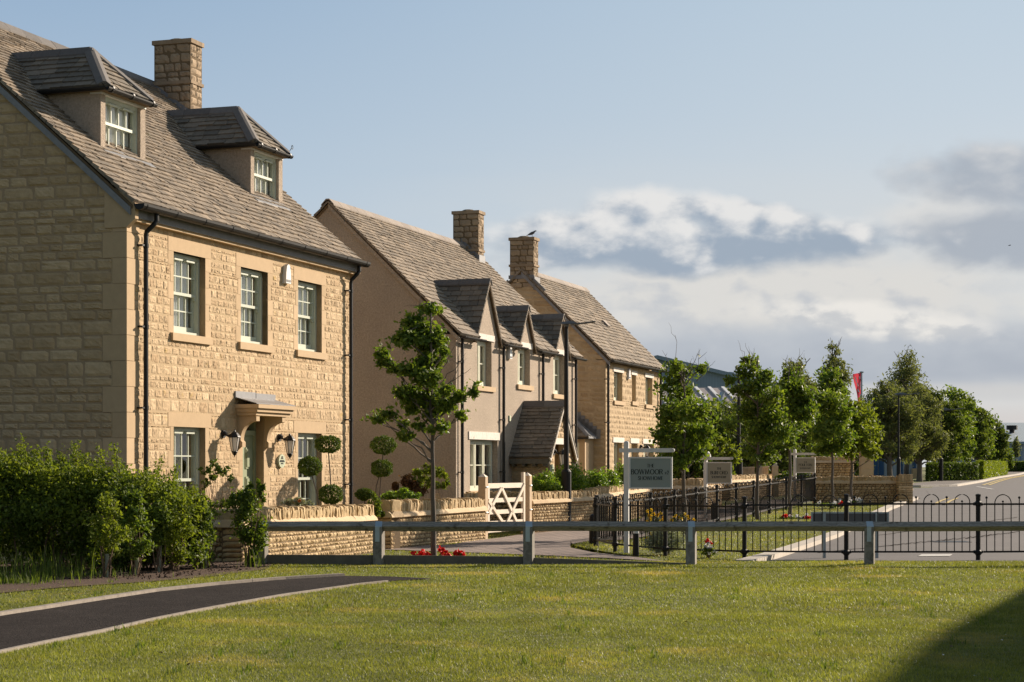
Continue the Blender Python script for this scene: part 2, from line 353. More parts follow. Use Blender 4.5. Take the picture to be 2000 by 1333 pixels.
# ------------------------------------------------------------------ house frames
UX, UY = .3155, .9489
class Frame:
    """local x runs along the street front, local y into the house"""
    def __init__(s, px):
        r = (px-1000)/F; t = (-5.535-27.2*r)/(UY*r-UX); s.X = -5.535+UX*t; s.Y = 27.2+UY*t; s.rz = math.atan2(UY, UX)
    def yw(s, x, y): return s.Y+UY*x+UX*y
    def lx(s, px, y=0.0):
        r = (px-1000)/F; return (r*(s.Y+UX*y)-s.X+UY*y)/(UX-r*UY)
    def ly(s, px, x=0.0):
        r = (px-1000)/F; return (s.X+UX*x-r*(s.Y+UY*x))/(UY+r*UX)
    def z(s, py, x, y=0.0): return (910-py)/F*s.yw(x, y)
    def w(s, x, y, z): return np.array([s.X+UX*x-UY*y, s.Y+UY*x+UX*y, z])
H1, H2, H3 = Frame(247), Frame(890), Frame(1183)

def cut(a, b, holes):
    iv = [(a, b)]
    for h0, h1 in holes:
        nv = []
        for p, q in iv:
            if h1 <= p or h0 >= q: nv.append((p, q)); continue
            if h0 > p: nv.append((p, h0))
            if h1 < q: nv.append((h1, q))
        iv = nv
    return [(p, q) for p, q in iv if q-p > .012]
def stones(mb, w0, w1, h0, h1, mp, rows=(.10, .18), wid=(.13, .34), holes=(), clip=None, depth=.022, rough=.010, mort=.007, nx=6, ny=5, mi=0, jitter=0.0, rand=1.0):
    """rock-faced stones: each a small bumpy pillow standing on the plane; mp(w,h,d)->xyz arrays; holes = (w0,w1,h0,h1)"""
    br = sorted({h0, h1} | {z for h in holes for z in (h[2], h[3]) if h0 < z < h1})
    u = np.linspace(0, 1, nx); v = np.linspace(0, 1, ny); UU, VV = np.meshgrid(u, v)
    edge = np.minimum(1, 6.5*np.minimum(UU, 1-UU)) * np.minimum(1, 5.5*np.minimum(VV, 1-VV))
    edge = edge**.55; border = (UU == 0) | (UU == 1) | (VV == 0) | (VV == 1)
    idx = np.arange(nx*ny).reshape(ny, nx)
    fc = np.stack([idx[:-1, :-1], idx[:-1, 1:], idx[1:, 1:], idx[1:, :-1]], -1).reshape(-1, 4)
    VA, FA, RA = [], [], []; cnt = 0
    for b0, b1 in zip(br[:-1], br[1:]):
        if b1-b0 < .02: continue
        nr = max(1, int(round((b1-b0)/((rows[0]+rows[1])/2)+random.uniform(-.25, .25)))); hs = [random.uniform(*rows) for _ in range(nr)]
        k = (b1-b0)/sum(hs); z = b0
        for hh in hs:
            hh *= k; za, zb = z, z+hh; z = zb
            lo, hi = w0, w1
            if clip: 
                c = clip((za+zb)/2); lo, hi = max(lo, c[0]), min(hi, c[1])
                if hi-lo < .05: continue
            for p, q in cut(lo, hi, [(h[0], h[1]) for h in holes if h[2] < zb-.005 and h[3] > za+.005]):
                ws = []; s_ = 0
                while s_ < q-p: ws.append(random.uniform(*wid)*(.75+.5*hh/rows[1])); s_ += ws[-1]
                kk = (q-p)/sum(ws)
                if kk < .8 and len(ws) > 1: ws.pop(); kk = (q-p)/sum(ws)
                x = p
                for wv in ws:
                    wv *= kk; a, b = x+mort, x+wv-mort; x += wv
                    if b-a < .01: continue
                    j = [random.uniform(-jitter, jitter) for _ in range(4)]
                    A = a+(b-a)*UU + (j[0]*(1-UU)+j[1]*UU)*.6; B = za+mort+(hh-2*mort)*VV + (j[2]*(1-UU)+j[3]*UU)*.6
                    dd = depth*random.uniform(.65, 1.25)*edge
                    nz = RG.normal(0, rough, UU.shape); tilt = random.uniform(-1, 1)*rough*(UU-.5)*2+random.uniform(-1, 1)*rough*(VV-.5)*2
                    D = np.where(border, -.003, dd+(nz+tilt)*(edge > .3))
                    VA.append(mp(A.ravel(), B.ravel(), D.ravel())); FA.append(fc+cnt); cnt += nx*ny
                    RA.append(np.full(nx*ny, .5+(random.random()-.5)*rand))
    if VA: mb.add(np.vstack(VA), np.vstack(FA), np.concatenate(RA), mi)
def mp_front(A, B, D): return np.stack([A, -D, B], -1)            # street front at local y=0
def mp_gable(A, B, D): return np.stack([-D, A, B], -1)            # near gable at local x=0, A = local y

def tiles(mb, O, ud, vd, L, R, vlen, g0=.2, g1=.14, wid=(.14, .30), th=.022, mi=0, v0=0.0):
    """coursed stone slates on plane O + u*ud + v*vd; L(v),R(v) give the side limits"""
    O, ud, vd = (np.asarray(a, float) for a in (O, ud, vd)); nd = np.cross(ud, vd); nd /= np.linalg.norm(nd)
    v = v0; VA, FA, RA = [], [], []; c = 0
    box = np.array([(0, 1, 5, 4), (4, 5, 7, 6), (0, 4, 6, 2), (1, 3, 7, 5)])
    while v < vlen-.03:
        gg = g0+(g1-g0)*(v/vlen); vt = min(v+gg*1.12, vlen)
        lo0, hi0, lo1, hi1 = L(v), R(v), L(vt), R(vt); x = min(lo0, lo1)+random.uniform(-.12, 0); xe = max(hi0, hi1)
        while x < xe:
            w = random.uniform(*wid)*(.8+.4*gg/g0); a, b = x+.005, x+w-.005; x += w
            a0, b0, a1, b1 = max(a, lo0), min(b, hi0), max(a, lo1), min(b, hi1)
            if b0-a0 < .01 and b1-a1 < .01: continue
            if b0 < a0: a0 = b0 = (a0+b0)/2
            if b1 < a1: a1 = b1 = (a1+b1)/2
            vb = v+random.uniform(-.012, .006); t0 = th*random.uniform(.9, 1.7); t1 = th*.25; lift = random.uniform(0, .006)
            sk = random.uniform(-.010, .010)
            P_ = lambda u, vv, n: O+ud*u+vd*vv+nd*n
            VA += [P_(a0, vb, -.03), P_(b0, vb+sk, -.03), P_(a1, vt, -.03), P_(b1, vt, -.03),
                   P_(a0, vb, t0+lift), P_(b0, vb+sk, t0+lift+random.uniform(-.004, .004)), P_(a1, vt, t1), P_(b1, vt, t1)]
            FA.append(box+c); c += 8; RA += [random.random()**1.2]*8
        v += gg
    mb.add(np.array(VA), np.vstack(FA), np.array(RA), mi)
def ridge_run(mb, A, B, wdt=.15, drop=.10, seg=.45, mi=0, r=.02, side=None):
    """angular ridge/hip tiles from A to B"""
    A, B = np.asarray(A, float), np.asarray(B, float); L_ = np.linalg.norm(B-A); d = (B-A)/L_
    sd_ = np.cross(d, [0, 0, 1.0]); sd_ /= np.linalg.norm(sd_); up = np.cross(sd_, d)
    if side is not None: sd_ = np.asarray(side, float)
    n = max(1, round(L_/seg))
    for i in range(n):
        a = A+d*(L_*i/n+.003); b = A+d*(L_*(i+1)/n-.003); e = up*random.uniform(0, .006); rr = random.random()
        prof = [-sd_*wdt-up*drop, -sd_*wdt*.25+up*0.0, sd_*wdt*.25, sd_*wdt-up*drop]
        prof2 = [q-up*.03 for q in prof]
        va = [a+q+e+up*r for q in prof]+[b+q+e+up*r for q in prof]+[a+q+up*r for q in prof2]+[b+q+up*r for q in prof2]
        mb.add(va, [(0, 4, 5, 1), (1, 5, 6, 2), (2, 6, 7, 3), (0, 1, 9, 8), (1, 2, 10, 9), (2, 3, 11, 10), (4, 12, 13, 5), (5, 13, 14, 6), (6, 14, 15, 7), (0, 8, 12, 4), (3, 7, 15, 11)], rr, mi)
def facade_core(mb, w0, w1, h0, h1, holes, mi=0, thick=.28, y=0.0):
    xs = sorted({w0, w1}|{a for h in holes for a in (h[0], h[1])}); zs = sorted({h0, h1}|{min(max(a, h0), h1) for h in holes for a in (h[2], h[3])})
    for a, b in zip(xs[:-1], xs[1:]):
        for c, d in zip(zs[:-1], zs[1:]):
            if any(h[0] <= a+1e-6 and h[1] >= b-1e-6 and h[2] <= c+1e-6 and h[3] >= d-1e-6 for h in holes): continue
            mb.box(a, b, y, y+thick, c, d, .3, mi)
# ---- windows
def sash_window(root, x0, x1, z0, z1, sill=True, lint=.2, cols=4, rec=.10, cur=True):
    """vertical sliding sash: 4 x 2 panes over 4 x 2"""
    fw = .055; m = MB(); y = rec
    for a in ((x0, x0+fw, z0, z1), (x1-fw, x1, z0, z1)): m.box(a[0], a[1], y, y+.12, a[2], a[3], .5)
    m.box(x0+fw, x1-fw, y, y+.12, z1-.06, z1, .5); m.box(x0+fw, x1-fw, y-.02, y+.12, z0, z0+.05, .5)
    w = m.build('window', 'frame', root, world=False)
    zm = (z0+z1)/2+.01; a, b = x0+fw, x1-fw; s = MB()
    def sash(ya, za, zb, bot):
        s.box(a, a+.035, ya, ya+.035, za, zb, .5); s.box(b-.035, b, ya, ya+.035, za, zb, .5)
        s.box(a+.035, b-.035, ya, ya+.035, zb-.038, zb, .5); s.box(a+.035, b-.035, ya, ya+.035, za, za+bot, .5)
        for i in range(1, cols):
            xx = a+.035+(b-a-.07)*i/cols; s.box(xx-.010, xx+.010, ya+.004, ya+.036, za+bot, zb-.038, .5)
        zz = (za+bot+zb-.038)/2; s.box(a+.035, b-.035, ya+.001, ya+.038, zz-.010, zz+.010, .5)
    sash(y+.03, zm-.02, z1-.06, .045); sash(y+.075, z0+.05, zm+.02, .085)
    for q in (.30, .72):                                   # trickle vents and sash horns
        xx = a+(b-a)*q; s.box(xx-.13, xx+.13, y-.012, y+.028, z1-.10, z1-.075, .5)
    for xx in (a, b-.05): s.box(xx, xx+.05, y+.028, y+.066, zm-.07, zm-.02, .5)
    s.build('sash', 'frame', w, world=False)
    gm = MB(); gm.quad((a+.03, y+.045, zm+.02), (b-.03, y+.045, zm+.02), (b-.03, y+.045, z1-.09), (a+.03, y+.045, z1-.09), 0); gm.quad((a+.03, y+.09, z0+.12), (b-.03, y+.09, z0+.12), (b-.03, y+.09, zm), (a+.03, y+.09, zm), 0)
    gm.build('pane', 'glass', w, world=False)
    if cur:
        cm = MB(); n = 60
        for base, wd in (((a, b-a),) if cur == 1 else ((a+.02, .12*(b-a)), (b-.02-.25*(b-a), .25*(b-a)))):
            xs = np.linspace(base, base+wd, n); ys = y+(.155 if cur == 1 else .3)+.012*np.sin(np.arange(n)*1.1)
            v = [(xx, yy, z) for z in (z0-.05, z1+.05) for xx, yy in zip(xs, ys)]
            cm.add(v, [(i, i+1, n+i+1, n+i) for i in range(n-1)], np.tile(.5+.5*np.sin(np.arange(n)*1.9), 2))
        cm.build('curtain', 'curtain', w, world=False)
    if sill:
        sm = MB(); sm.box(x0-.10, x1+.16, -.05, rec+.05, z0-.115, z0-.001, .7); sm.build('sill', 'ashlar', w, world=False)
    if lint:
        lm = MB(); lm.box(x0-.17, x1+.19, -.006, rec+.02, z1, z1+lint, .5); lm.box(x0+.001, x1-.001, rec+.021, .27, z1-.0, z1+lint-.02, .5)
        lm.build('lintel', 'ashlar', w, world=False)
    return w
def casement(root, x0, x1, z0, z1, rec=.14, lights=2, sill=True, lint=None, mat='cream', bar=True, slit=False):
    m = MB(); fw = .06 if not slit else .04; y = rec
    m.box(x0, x0+fw, y, y+.07, z0, z1, .5); m.box(x1-fw, x1, y, y+.07, z0, z1, .5)
    m.box(x0+fw, x1-fw, y, y+.07, z1-fw, z1, .5); m.box(x0+fw, x1-fw, y-.015, y+.07, z0, z0+fw, .5)
    a, b = x0+fw, x1-fw
    for i in range(1, lights): xx = a+(b-a)*i/lights; m.box(xx-.035, xx+.035, y, y+.07, z0+fw, z1-fw, .5)
    wd = (b-a)/lights
    for i in range(lights):
        p, q = a+wd*i+.02, a+wd*(i+1)-.02
        if slit: continue
        m.box(p, p+.045, y-.012, y+.03, z0+fw, z1-fw, .5); m.box(q-.045, q, y-.012, y+.03, z0+fw, z1-fw, .5)
        m.box(p+.045, q-.045, y-.012, y+.03, z1-fw-.05, z1-fw, .5); m.box(p+.045, q-.045, y-.012, y+.03, z0+fw, z0+fw+.05, .5)
        if bar: m.box(p+.045, q-.045, y, y+.03, (z0+z1)/2-.01, (z0+z1)/2+.01, .5)
    w = m.build('window', mat, root, world=False)
    gm = MB(); gm.quad((a, y+.036, z0+fw), (b, y+.036, z0+fw), (b, y+.036, z1-fw), (a, y+.036, z1-fw), 0); gm.build('pane', 'glass', w, world=False)
    cm = MB(); n = 30; xs = np.linspace(a, b, n); ys = y+.2+.02*np.sin(np.arange(n)*1.7)
    cm.add([(xx, yy, z) for z in (z0+(z1-z0)*.0, z1) for xx, yy in zip(xs, ys)], [(i, i+1, n+i+1, n+i) for i in range(n-1) if i < n*.30 or i > n*.8], .6)
    cm.build('curtain', 'curtain', w, world=False)
    if sill: sm = MB(); sm.box(x0-.08, x1+.16, -.05, rec+.02, z0-.11, z0-.001, .7); sm.build('sill', 'ashlar', w, world=False)
    if lint: lm = MB(); lm.box(x0+lint[0], x1+lint[1], -.024, rec+.03, z1, z1+lint[2], .5); lm.build('lintel', 'palestone', w, world=False)
    return w
def quoins(mb, x, z0, z1, step=.37, front=(.20, .34), gab=(.22, .38), side=1, mi=0, near=True):
    z = z0; i = 0
    while z < z1-.02:
        zt = min(z+step, z1); a = front[i % 2]; b = gab[(i+1) % 2]
        if side > 0: mb.box(x-.014, x+a, -.014, b if near else .1, z+.003, zt-.003, random.random(), mi)
        else: mb.box(x-a, x+.010, -.012, .1, z+.003, zt-.003, random.random(), mi)
        z = zt; i += 1
def downpipe(root, x, ztop, zbot, y=-.085, swan=True, rad=.036):
    m = MB()
    if swan: m.tube([(x+.09, -.21, ztop), (x+.09, -.21, ztop-.13), (x+.06, -.19, ztop-.18), (x+.0, y-.01, ztop-.30), (x, y, ztop-.36), (x, y, zbot)], rad, 10)
    else: m.tube([(x, y, ztop), (x, y, zbot)], rad, 10)
    z = ztop-.5
    while z > zbot+.2:
        m.tube([(x, y, z-.03), (x, y, z+.03)], rad*1.18, 10); m.box(x-.12, x-.03, y-.012, y+.08, z-.012, z+.012)
        z -= 1.18
    return m.build('downpipe', 'plastic', root, world=False, smooth=False)
def gutter(root, x0, x1, y, z, r=.058, name='gutter', par=None):
    m = MB(); n = 9; th = np.linspace(math.pi*.98, 2.02*math.pi, n)
    for rr, fl in ((r, 1), (r-.006, -1)):
        v = [(x, y+rr*math.cos(t), z+rr*math.sin(t)) for x in (x0, x1) for t in th]
        m.add(v, [(i, i+1, n+i+1, n+i)[::fl] for i in range(n-1)], .5)
    x = x0+.12
    while x < x1:
        v = [(xx, y+(r+.008)*math.cos(t), z+(r+.008)*math.sin(t)) for xx in (x-.018, x+.018) for t in th]
        m.add(v, [(i, i+1, n+i+1, n+i) for i in range(n-1)], .5)
        m.box(x-.02, x+.02, y+r-.01, y+r+.10, z-.01, z+.01); x += .9
    for x in (x0, x1):
        v = [(x, y, z)]+[(x, y+r*math.cos(t), z+r*math.sin(t)) for t in th]; m.add(v, [(0, i, i+1) for i in range(1, n)], .5)
    return m.build(name, 'plastic', par or root, world=False)
def chimney(root, x0, x1, y0, y1, zb, zt, band, stone='chimstone'):
    m = MB()
    m.box(x0, x1, y0, y1, zb, zt-.02, .3, 1)
    kw = dict(rows=(.10, .19), wid=(.13, .3), depth=.014, rough=.006, mort=.006)
    stones(m, x0, x1, zb, zt-.08, lambda A, B, D: np.stack([A, y0-D, B], -1), **kw)
    stones(m, y0, y1, zb, zt-.08, lambda A, B, D: np.stack([x0-D, A, B], -1), **kw)
    stones(m, y0, y1, zb, zt-.08, lambda A, B, D: np.stack([x1+D, A, B], -1), **kw)
    for z, o, h in ((zt-.08, .035, .08), (band, .03, .06)):
        x = x0-o
        while x < x1+o-.01: w = min(random.uniform(.15, .3), x1+o-x); m.box(x+.003, x+w-.003, y0-o, y1+o, z, z+h); x += w
    m.lathe(((x0+x1)/2, (y0+y1)/2, zt), [(min(x1-x0, y1-y0)*.6, -.01), (.12, .05), (.0, .06)], 10, .5, 1)
    return m.build('chimney', [stone, 'wallcore'], root, world=False)
def lantern(root, x, z, s=1.0):
    """wall lantern on a bracket: back plate, arm, tapered glass body"""
    m = MB(); yb = -.21*s
    m.tube([(x, 0, z), (x, -.03*s, z)], .065*s, 10); m.tube([(x, -.03*s, z+.02), (x, -.07*s, z+.0)], [.05*s, .03*s], 8)
    m.tube([(x, -.05*s, z), (x, -.10*s, z-.03*s), (x, -.16*s, z+.0), (x, yb, z+.035*s)], .018*s, 8)
    m.lathe((x, yb, z), [(.0, .075*s), (.012*s, .06*s), (.02*s, .04*s), (.05*s, .02*s), (.09*s, -.03*s), (.10*s, -.05*s), (.095*s, -.055*s)], 6)
    m.lathe((x, yb, z), [(.045*s, -.27*s), (.05*s, -.28*s), (.03*s, -.32*s), (.012*s, -.34*s), (0, -.37*s)], 6)
    for k in range(6):
        t = k*math.pi/3; m.tube([(x+.088*s*math.cos(t), yb+.088*s*math.sin(t), z-.052*s), (x+.047*s*math.cos(t), yb+.047*s*math.sin(t), z-.275*s)], .0055*s, 4)
    l = m.build('wall_lantern', 'iron', root, world=False)
    q = MB(); q.lathe((x, yb, z), [(.082*s, -.055*s), (.042*s, -.272*s)], 6); q.build('lantern_glass', 'lampglass', l, world=False)
    return l
def alarm_box(root, x, z, s=1.0):
    m = MB(); w = .13*s; h = .30*s; pr = [(-w, -h*.45), (w, -h*.45), (w*.95, h*.1), (w*.6, h*.55), (0, h*.65), (-w*.6, h*.55), (-w*.95, h*.1)]
    m.prism([(x+a*.75, -.075*s, z+b) for a, b in pr], (0, .075*s, 0), .5); m.box(x-w*.6, x+w*.6, -.075*s-.006, -.075*s, z-h*.36, z-h*.24, 0, 1)
    return m.build('alarm_box', ['alarm', 'grey'], root, world=False)
# ---- stroke lettering (thin serif capitals)
GL = {'T': ([[(0, 1), (1, 1)], [(.5, 1), (.5, 0)]], .8), 'H': ([[(0, 1), (0, 0)], [(1, 1), (1, 0)], [(0, .52), (1, .52)]], .95),
 'E': ([[(0, 1), (0, 0)], [(0, 1), (1, 1)], [(0, .52), (.85, .52)], [(0, 0), (1, 0)]], .62),
 'B': ([[(0, 1), (0, 0)], [(0, 1), (.6, 1), (.85, .88), (.85, .66), (.6, .54), (0, .54)], [(.6, .54), (1, .42), (1, .12), (.7, 0), (0, 0)]], .62),
 'O': ([[(.5+.5*math.cos(t), .5+.5*math.sin(t)) for t in np.linspace(0, 2*math.pi, 17)]], 1.05),
 'W': ([[(0, 1), (.27, 0)], [(.27, 0), (.5, 1)], [(.5, 1), (.76, 0)], [(.76, 0), (1, 1)]], 1.35),
 'M': ([[(.08, 0), (.16, 1)], [(.16, 1), (.5, .05)], [(.5, .05), (.84, 1)], [(.84, 1), (.94, 0)]], 1.15),
 'R': ([[(0, 1), (0, 0)], [(0, 1), (.6, 1), (.9, .88), (.9, .62), (.6, .5), (0, .5)], [(.5, .5), (1, 0)]], .75),
 'S': ([[(.95, .85), (.7, 1), (.3, 1), (.05, .8), (.2, .6), (.8, .42), (.98, .2), (.7, 0), (.3, 0), (.0, .15)]], .58),
 'v': ([[(0, .62), (.5, 0)], [(.5, 0), (1, .62)]], .55), '2': ([[(.05, .75), (.3, 1), (.75, 1), (.95, .75), (.8, .5), (0, 0), (1, 0)]], .5),
 'U': ([[(0, 1), (0, .3), (.2, .03), (.5, 0), (.8, .03), (1, .3), (1, 1)]], .85), 'F': ([[(0, 1), (0, 0)], [(0, 1), (1, 1)], [(0, .52), (.85, .52)]], .58),
 'D': ([[(0, 1), (0, 0)], [(0, 1), (.55, 1), (.95, .75), (1, .5), (.95, .25), (.55, 0), (0, 0)]], .95), 'P': ([[(0, 1), (0, 0)], [(0, 1), (.6, 1), (.95, .88), (.95, .6), (.6, .46), (0, .46)]], .62),
 'L': ([[(0, 1), (0, 0)], [(0, 0), (1, 0)]], .6), 'N': ([[(0, 0), (0, 1)], [(0, 1), (1, 0)], [(1, 0), (1, 1)]], .95), ' ': ([], .45)}
def lettering(mb, text, c, ax, az, nrm, h, mi=0, wt=.17, wf=.76):
    """text centred on c, ax = reading direction, az = up"""
    c, ax, az, nrm = (np.asarray(a, float) for a in (c, ax, az, nrm)); gap = .20
    tw = sum(GL[t][1]*wf for t in text)+gap*(len(text)-1); x = -tw/2*h
    for t in text:
        gl, w = GL[t]; w *= wf
        for k, pl in enumerate(gl):
            for a, b in zip(pl[:-1], pl[1:]):
                p = np.array([x+a[0]*w*h, a[1]*h]); q = np.array([x+b[0]*w*h, b[1]*h]); d = q-p; L_ = np.linalg.norm(d)
                if L_ < 1e-6: continue
                d /= L_; n2 = np.array([-d[1], d[0]]); ww = h*wt*(.38+.62*abs(d[1]))*.5 if not (t in 'WMvN' and k % 2) else h*wt*.25
                P4 = [p-d*ww*.5-n2*ww, q+d*ww*.5-n2*ww, q+d*ww*.5+n2*ww, p-d*ww*.5+n2*ww]
                mb.prism([c+ax*u[0]+az*(u[1]-h/2) for u in P4], nrm*.003, .5, mi)
            if len(pl) == 2 and abs(pl[0][0]-pl[1][0]) < .4:
                for e in pl:
                    if e[1] in (0, 1, .62): mb.prism([c+ax*(x+e[0]*w*h+sx*h*.10)+az*(e[1]*h-h/2+sy*h*.02) for sx, sy in ((-1, -1), (1, -1), (1, 1), (-1, 1))], nrm*.003, .5, mi)
        x += (w+gap)*h
# ================================================================== TERRAIN AND PAVED SURFACES
def terrain():
    xs = np.concatenate([np.linspace(-700, -40, 12), np.linspace(-36, 36, 73), np.linspace(40, 700, 30)])
    ys = np.concatenate([np.linspace(-60, 8, 10), np.arange(8.5, 25.5, .5), np.arange(25.5, 27.6, .15), np.arange(28, 60, 1.0), np.linspace(62, 260, 40), np.linspace(280, 900, 12)])
    X, Y = np.meshgrid(xs, ys); Z = gz(Y) - .004
    v = np.stack([X.ravel(), Y.ravel(), Z.ravel()], -1); i = np.arange(len(v)).reshape(X.shape)
    f = np.stack([i[:-1, :-1], i[:-1, 1:], i[1:, 1:], i[1:, :-1]], -1).reshape(-1, 4)
    m = MB(); m.add(v, f, .5); return structure('ground', m, 'lawn', True)
terrain()
def strip(name, left, right, mat, dz, n=60, kind='structure'):
    """sheet between two polylines (lists of (x,y)), following the ground"""
    def res(p):
        p = np.asarray(p, float); d = np.r_[0, np.cumsum(np.linalg.norm(np.diff(p, axis=0), axis=1))]
        t = np.linspace(0, d[-1], n); return np.stack([np.interp(t, d, p[:, 0]), np.interp(t, d, p[:, 1])], -1)
    a, b = res(left), res(right); m = MB(); K = 8; V = []
    for k in range(K+1):
        p = a+(b-a)*k/K; V.append(np.column_stack([p, gz(p[:, 1])+dz]))
    V = np.array(V).transpose(1, 0, 2).reshape(-1, 3); i = np.arange(n*(K+1)).reshape(n, K+1)
    m.add(V, np.stack([i[:-1, :-1], i[:-1, 1:], i[1:, 1:], i[1:, :-1]], -1).reshape(-1, 4), .5)
    o = m.build(name, mat); o['kind'] = kind; return o
def inpoly(px, py, poly):
    poly = np.asarray(poly); r = np.zeros(len(px), bool); j = len(poly)-1
    for i in range(len(poly)):
        xi, yi = poly[i]; xj, yj = poly[j]
        r ^= ((yi > py) != (yj > py)) & (px < (xj-xi)*(py-yi)/(yj-yi+1e-12)+xi); j = i
    return r
g2 = lambda L: [tuple(gp(a, b)[:2]) for a, b in L]
# tarmac path on the left with timber edging
pu = g2([(-260, 1247), (-100, 1221), (0, 1203), (75, 1192), (150, 1180), (300, 1157), (420, 1144), (540, 1133.5), (670, 1126), (760, 1127), (842, 1131)])
pl = g2([(-260, 1345), (-100, 1303), (0, 1276), (100, 1255), (200, 1235), (300, 1212), (400, 1192), (550, 1165), (700, 1143.5), (780, 1135), (845, 1131.6)])
e_ = lambda L, k: (L[0][0]+(L[0][0]-L[2][0])*k, L[0][1]+(L[0][1]-L[2][1])*k-.25*k*k)
pu = [e_(pu, 3), e_(pu, 1.5)]+pu; pl = [(pu[0][0]+.5, pu[0][1]-1.75), (pu[1][0]+.4, pu[1][1]-1.75)]+pl
strip('path', pu, pl, 'tarmac', .006, 160)
PATH_POLY = pu+pl[::-1]
def edging(pts, w, h, x0, x1, name):
    pts = [p for p in pts]; P_ = np.asarray(pts); d = np.r_[0, np.cumsum(np.linalg.norm(np.diff(P_, axis=0), axis=1))]
    t = np.arange(d[-1]*x0, d[-1]*x1, .3); c = np.stack([np.interp(t, d, P_[:, 0]), np.interp(t, d, P_[:, 1])], -1)
    m = MB()
    for a, b in zip(c[:-1], c[1:]):
        dd = (b-a)/np.linalg.norm(b-a); nn = np.array([-dd[1], dd[0]]); z = float(gz(a[1]))
        m.obox((*(a+b)/2, z+h/2-.03), (*dd, 0), (*nn, 0), (0, 0, 1), np.linalg.norm(b-a)/2+.005, w/2, h/2+.03, .5+.3*math.sin(a[0]*.9))
    return structure(name, m, 'edging')
edging(pu, .075, .035, 0, .935, 'path_edging'); edging(pl, .035, .022, 0, .96, 'path_edging')
# mulch bed under the hedge
strip('planting_bed', g2([(-300, 1175), (0, 1160), (130, 1148), (300, 1137), (420, 1126), (520, 1113), (560, 1106)]), [(-9, 27), (-7, 27), (-6, 27), (-5.2, 26.2), (-4.6, 26), (-3.7, 25.6), (-2.95, 24.6)], 'mulch', .008)
# block-paved drive
drv_l = g2([(742, 1069.5), (850, 1066), (885, 1064.5), (905, 1060), (935, 1056.5)])+[(-.42, 37.4), (.2, 39.3), (.55, 40.0), (1.9, 42.4), (2.9, 44.6), (3.9, 51.9), (5.4, 52), (6.2, 55), (7.2, 58), (8.2, 61)]
drv_r = g2([(742, 1074.5), (850, 1078), (960, 1082), (1060, 1086), (1200, 1092), (1312, 1099), (1240, 1089), (1160, 1080.5), (1115, 1071), (1113, 1065), (1135, 1060), (1160, 1057)])+[(2.05, 36.6), (3.6, 41), (5.4, 46.4), (7.2, 52), (8.4, 55.3), (8.9, 58), (9.3, 61)]
strip('driveway', drv_l, drv_r, 'block', .010, 90)
# kerbed road on the right
KL = [(3.35, 27.35), (4.0, 29.4), (5.5, 34.7), (7.1, 40.4), (10.1, 51.2), (12.3, 58.5), (13.6, 63), (15.0, 68)]
strip('road', [(KL[0][0]-.2, 27.0)]+KL+[(17.5, 80), (20.5, 92), (23.2, 98), (28, 114), (34.3, 135), (46, 172), (60, 220), (95, 330)],
      [(10.6, 27.0), (12.9, 34), (16.2, 44), (18.8, 52), (21.6, 60), (25.6, 72), (29.5, 84), (33.6, 96), (38.5, 112), (50, 135), (62, 172), (78, 220), (112, 330)], 'road', .014, 140)
strip('side_road', [(10.5, 63.5), (12.0, 62.6), (13.7, 63.2), (16, 66.5)], [(10.5, 86), (15.5, 87), (19.5, 88), (23.0, 97)], 'road', .010, 20)
strip('footway', [(15.0, 91), (19.0, 90.5), (21.5, 93.2), (23.5, 99.5), (28.2, 114), (34.5, 135), (46.2, 172), (60, 220)], [(15.0, 96.5), (18.5, 97), (20.3, 101), (22.3, 106), (26.4, 118), (32.4, 137), (43.6, 174), (57, 222)], 'pave', .022, 60)
def kerb(name, pts, w=.22, h=.07, mat='kerb', seg=.9):
    P_ = np.asarray(pts, float); d = np.r_[0, np.cumsum(np.linalg.norm(np.diff(P_, axis=0), axis=1))]; n = int(d[-1]/seg)+1
    t = np.linspace(0, d[-1], n+1); c = np.stack([np.interp(t, d, P_[:, 0]), np.interp(t, d, P_[:, 1])], -1); m = MB()
    for a, b in zip(c[:-1], c[1:]):
        dd = (b-a)/np.linalg.norm(b-a); nn = np.array([-dd[1], dd[0]]); z0 = float(gz(a[1])); z1 = float(gz(b[1]))
        ax = np.array([*dd, (z1-z0)/np.linalg.norm(b-a)])
        m.obox((*(a+b)/2, (z0+z1)/2+h/2-.03), ax, (*nn, 0), (0, 0, 1), np.linalg.norm(b-a)/2-.004, w/2, h/2+.04)
    return structure(name, m, mat)
kerb('kerb', KL[:6]+[(13.0, 61.2), (12.6, 62.3), (11.4, 62.9)], .26, .08)
kerb('kerb', [(15.0, 90.7), (19.2, 90.2), (21.7, 93.0), (23.6, 99), (28.2, 113.8), (34.4, 134.8), (46.1, 171.8), (60, 219.5)], .3, .10)
for dxx in (.75, 1.05):
    strip('yellow_line', [(23.4+dxx, 97.5), (28+dxx, 113.5), (34.2+dxx, 134.5), (46+dxx, 171.5), (60+dxx, 219)], [(23.5+dxx+.06, 97.5), (28.16+dxx, 113.5), (34.4+dxx, 134.5), (46.3+dxx, 171.5), (60.4+dxx, 219)], 'yellowline', .030, 40)
    strip('yellow_line', [(11.4+dxx, 54.8), (12.9+dxx, 60), (13.6+dxx, 62.5)], [(11.5+dxx, 54.8), (13.0+dxx, 60), (13.7+dxx, 62.5)], 'yellowline', .030, 10)
strip('tactile_paving', [(20.0, 91.4), (22.4, 95.0)], [(19.0, 93.0), (21.3, 96.8)], 'bricklight', .034, 6)
strip('road_marking', g2([(1793, 1089.5), (1800, 1085.5)]), g2([(1855, 1089), (1861, 1085.2)]), 'marking', .022, 4)
strip('road_marking', [(21, 83), (22.5, 92)], [(21.15, 83), (22.65, 92)], 'marking', .022, 4)

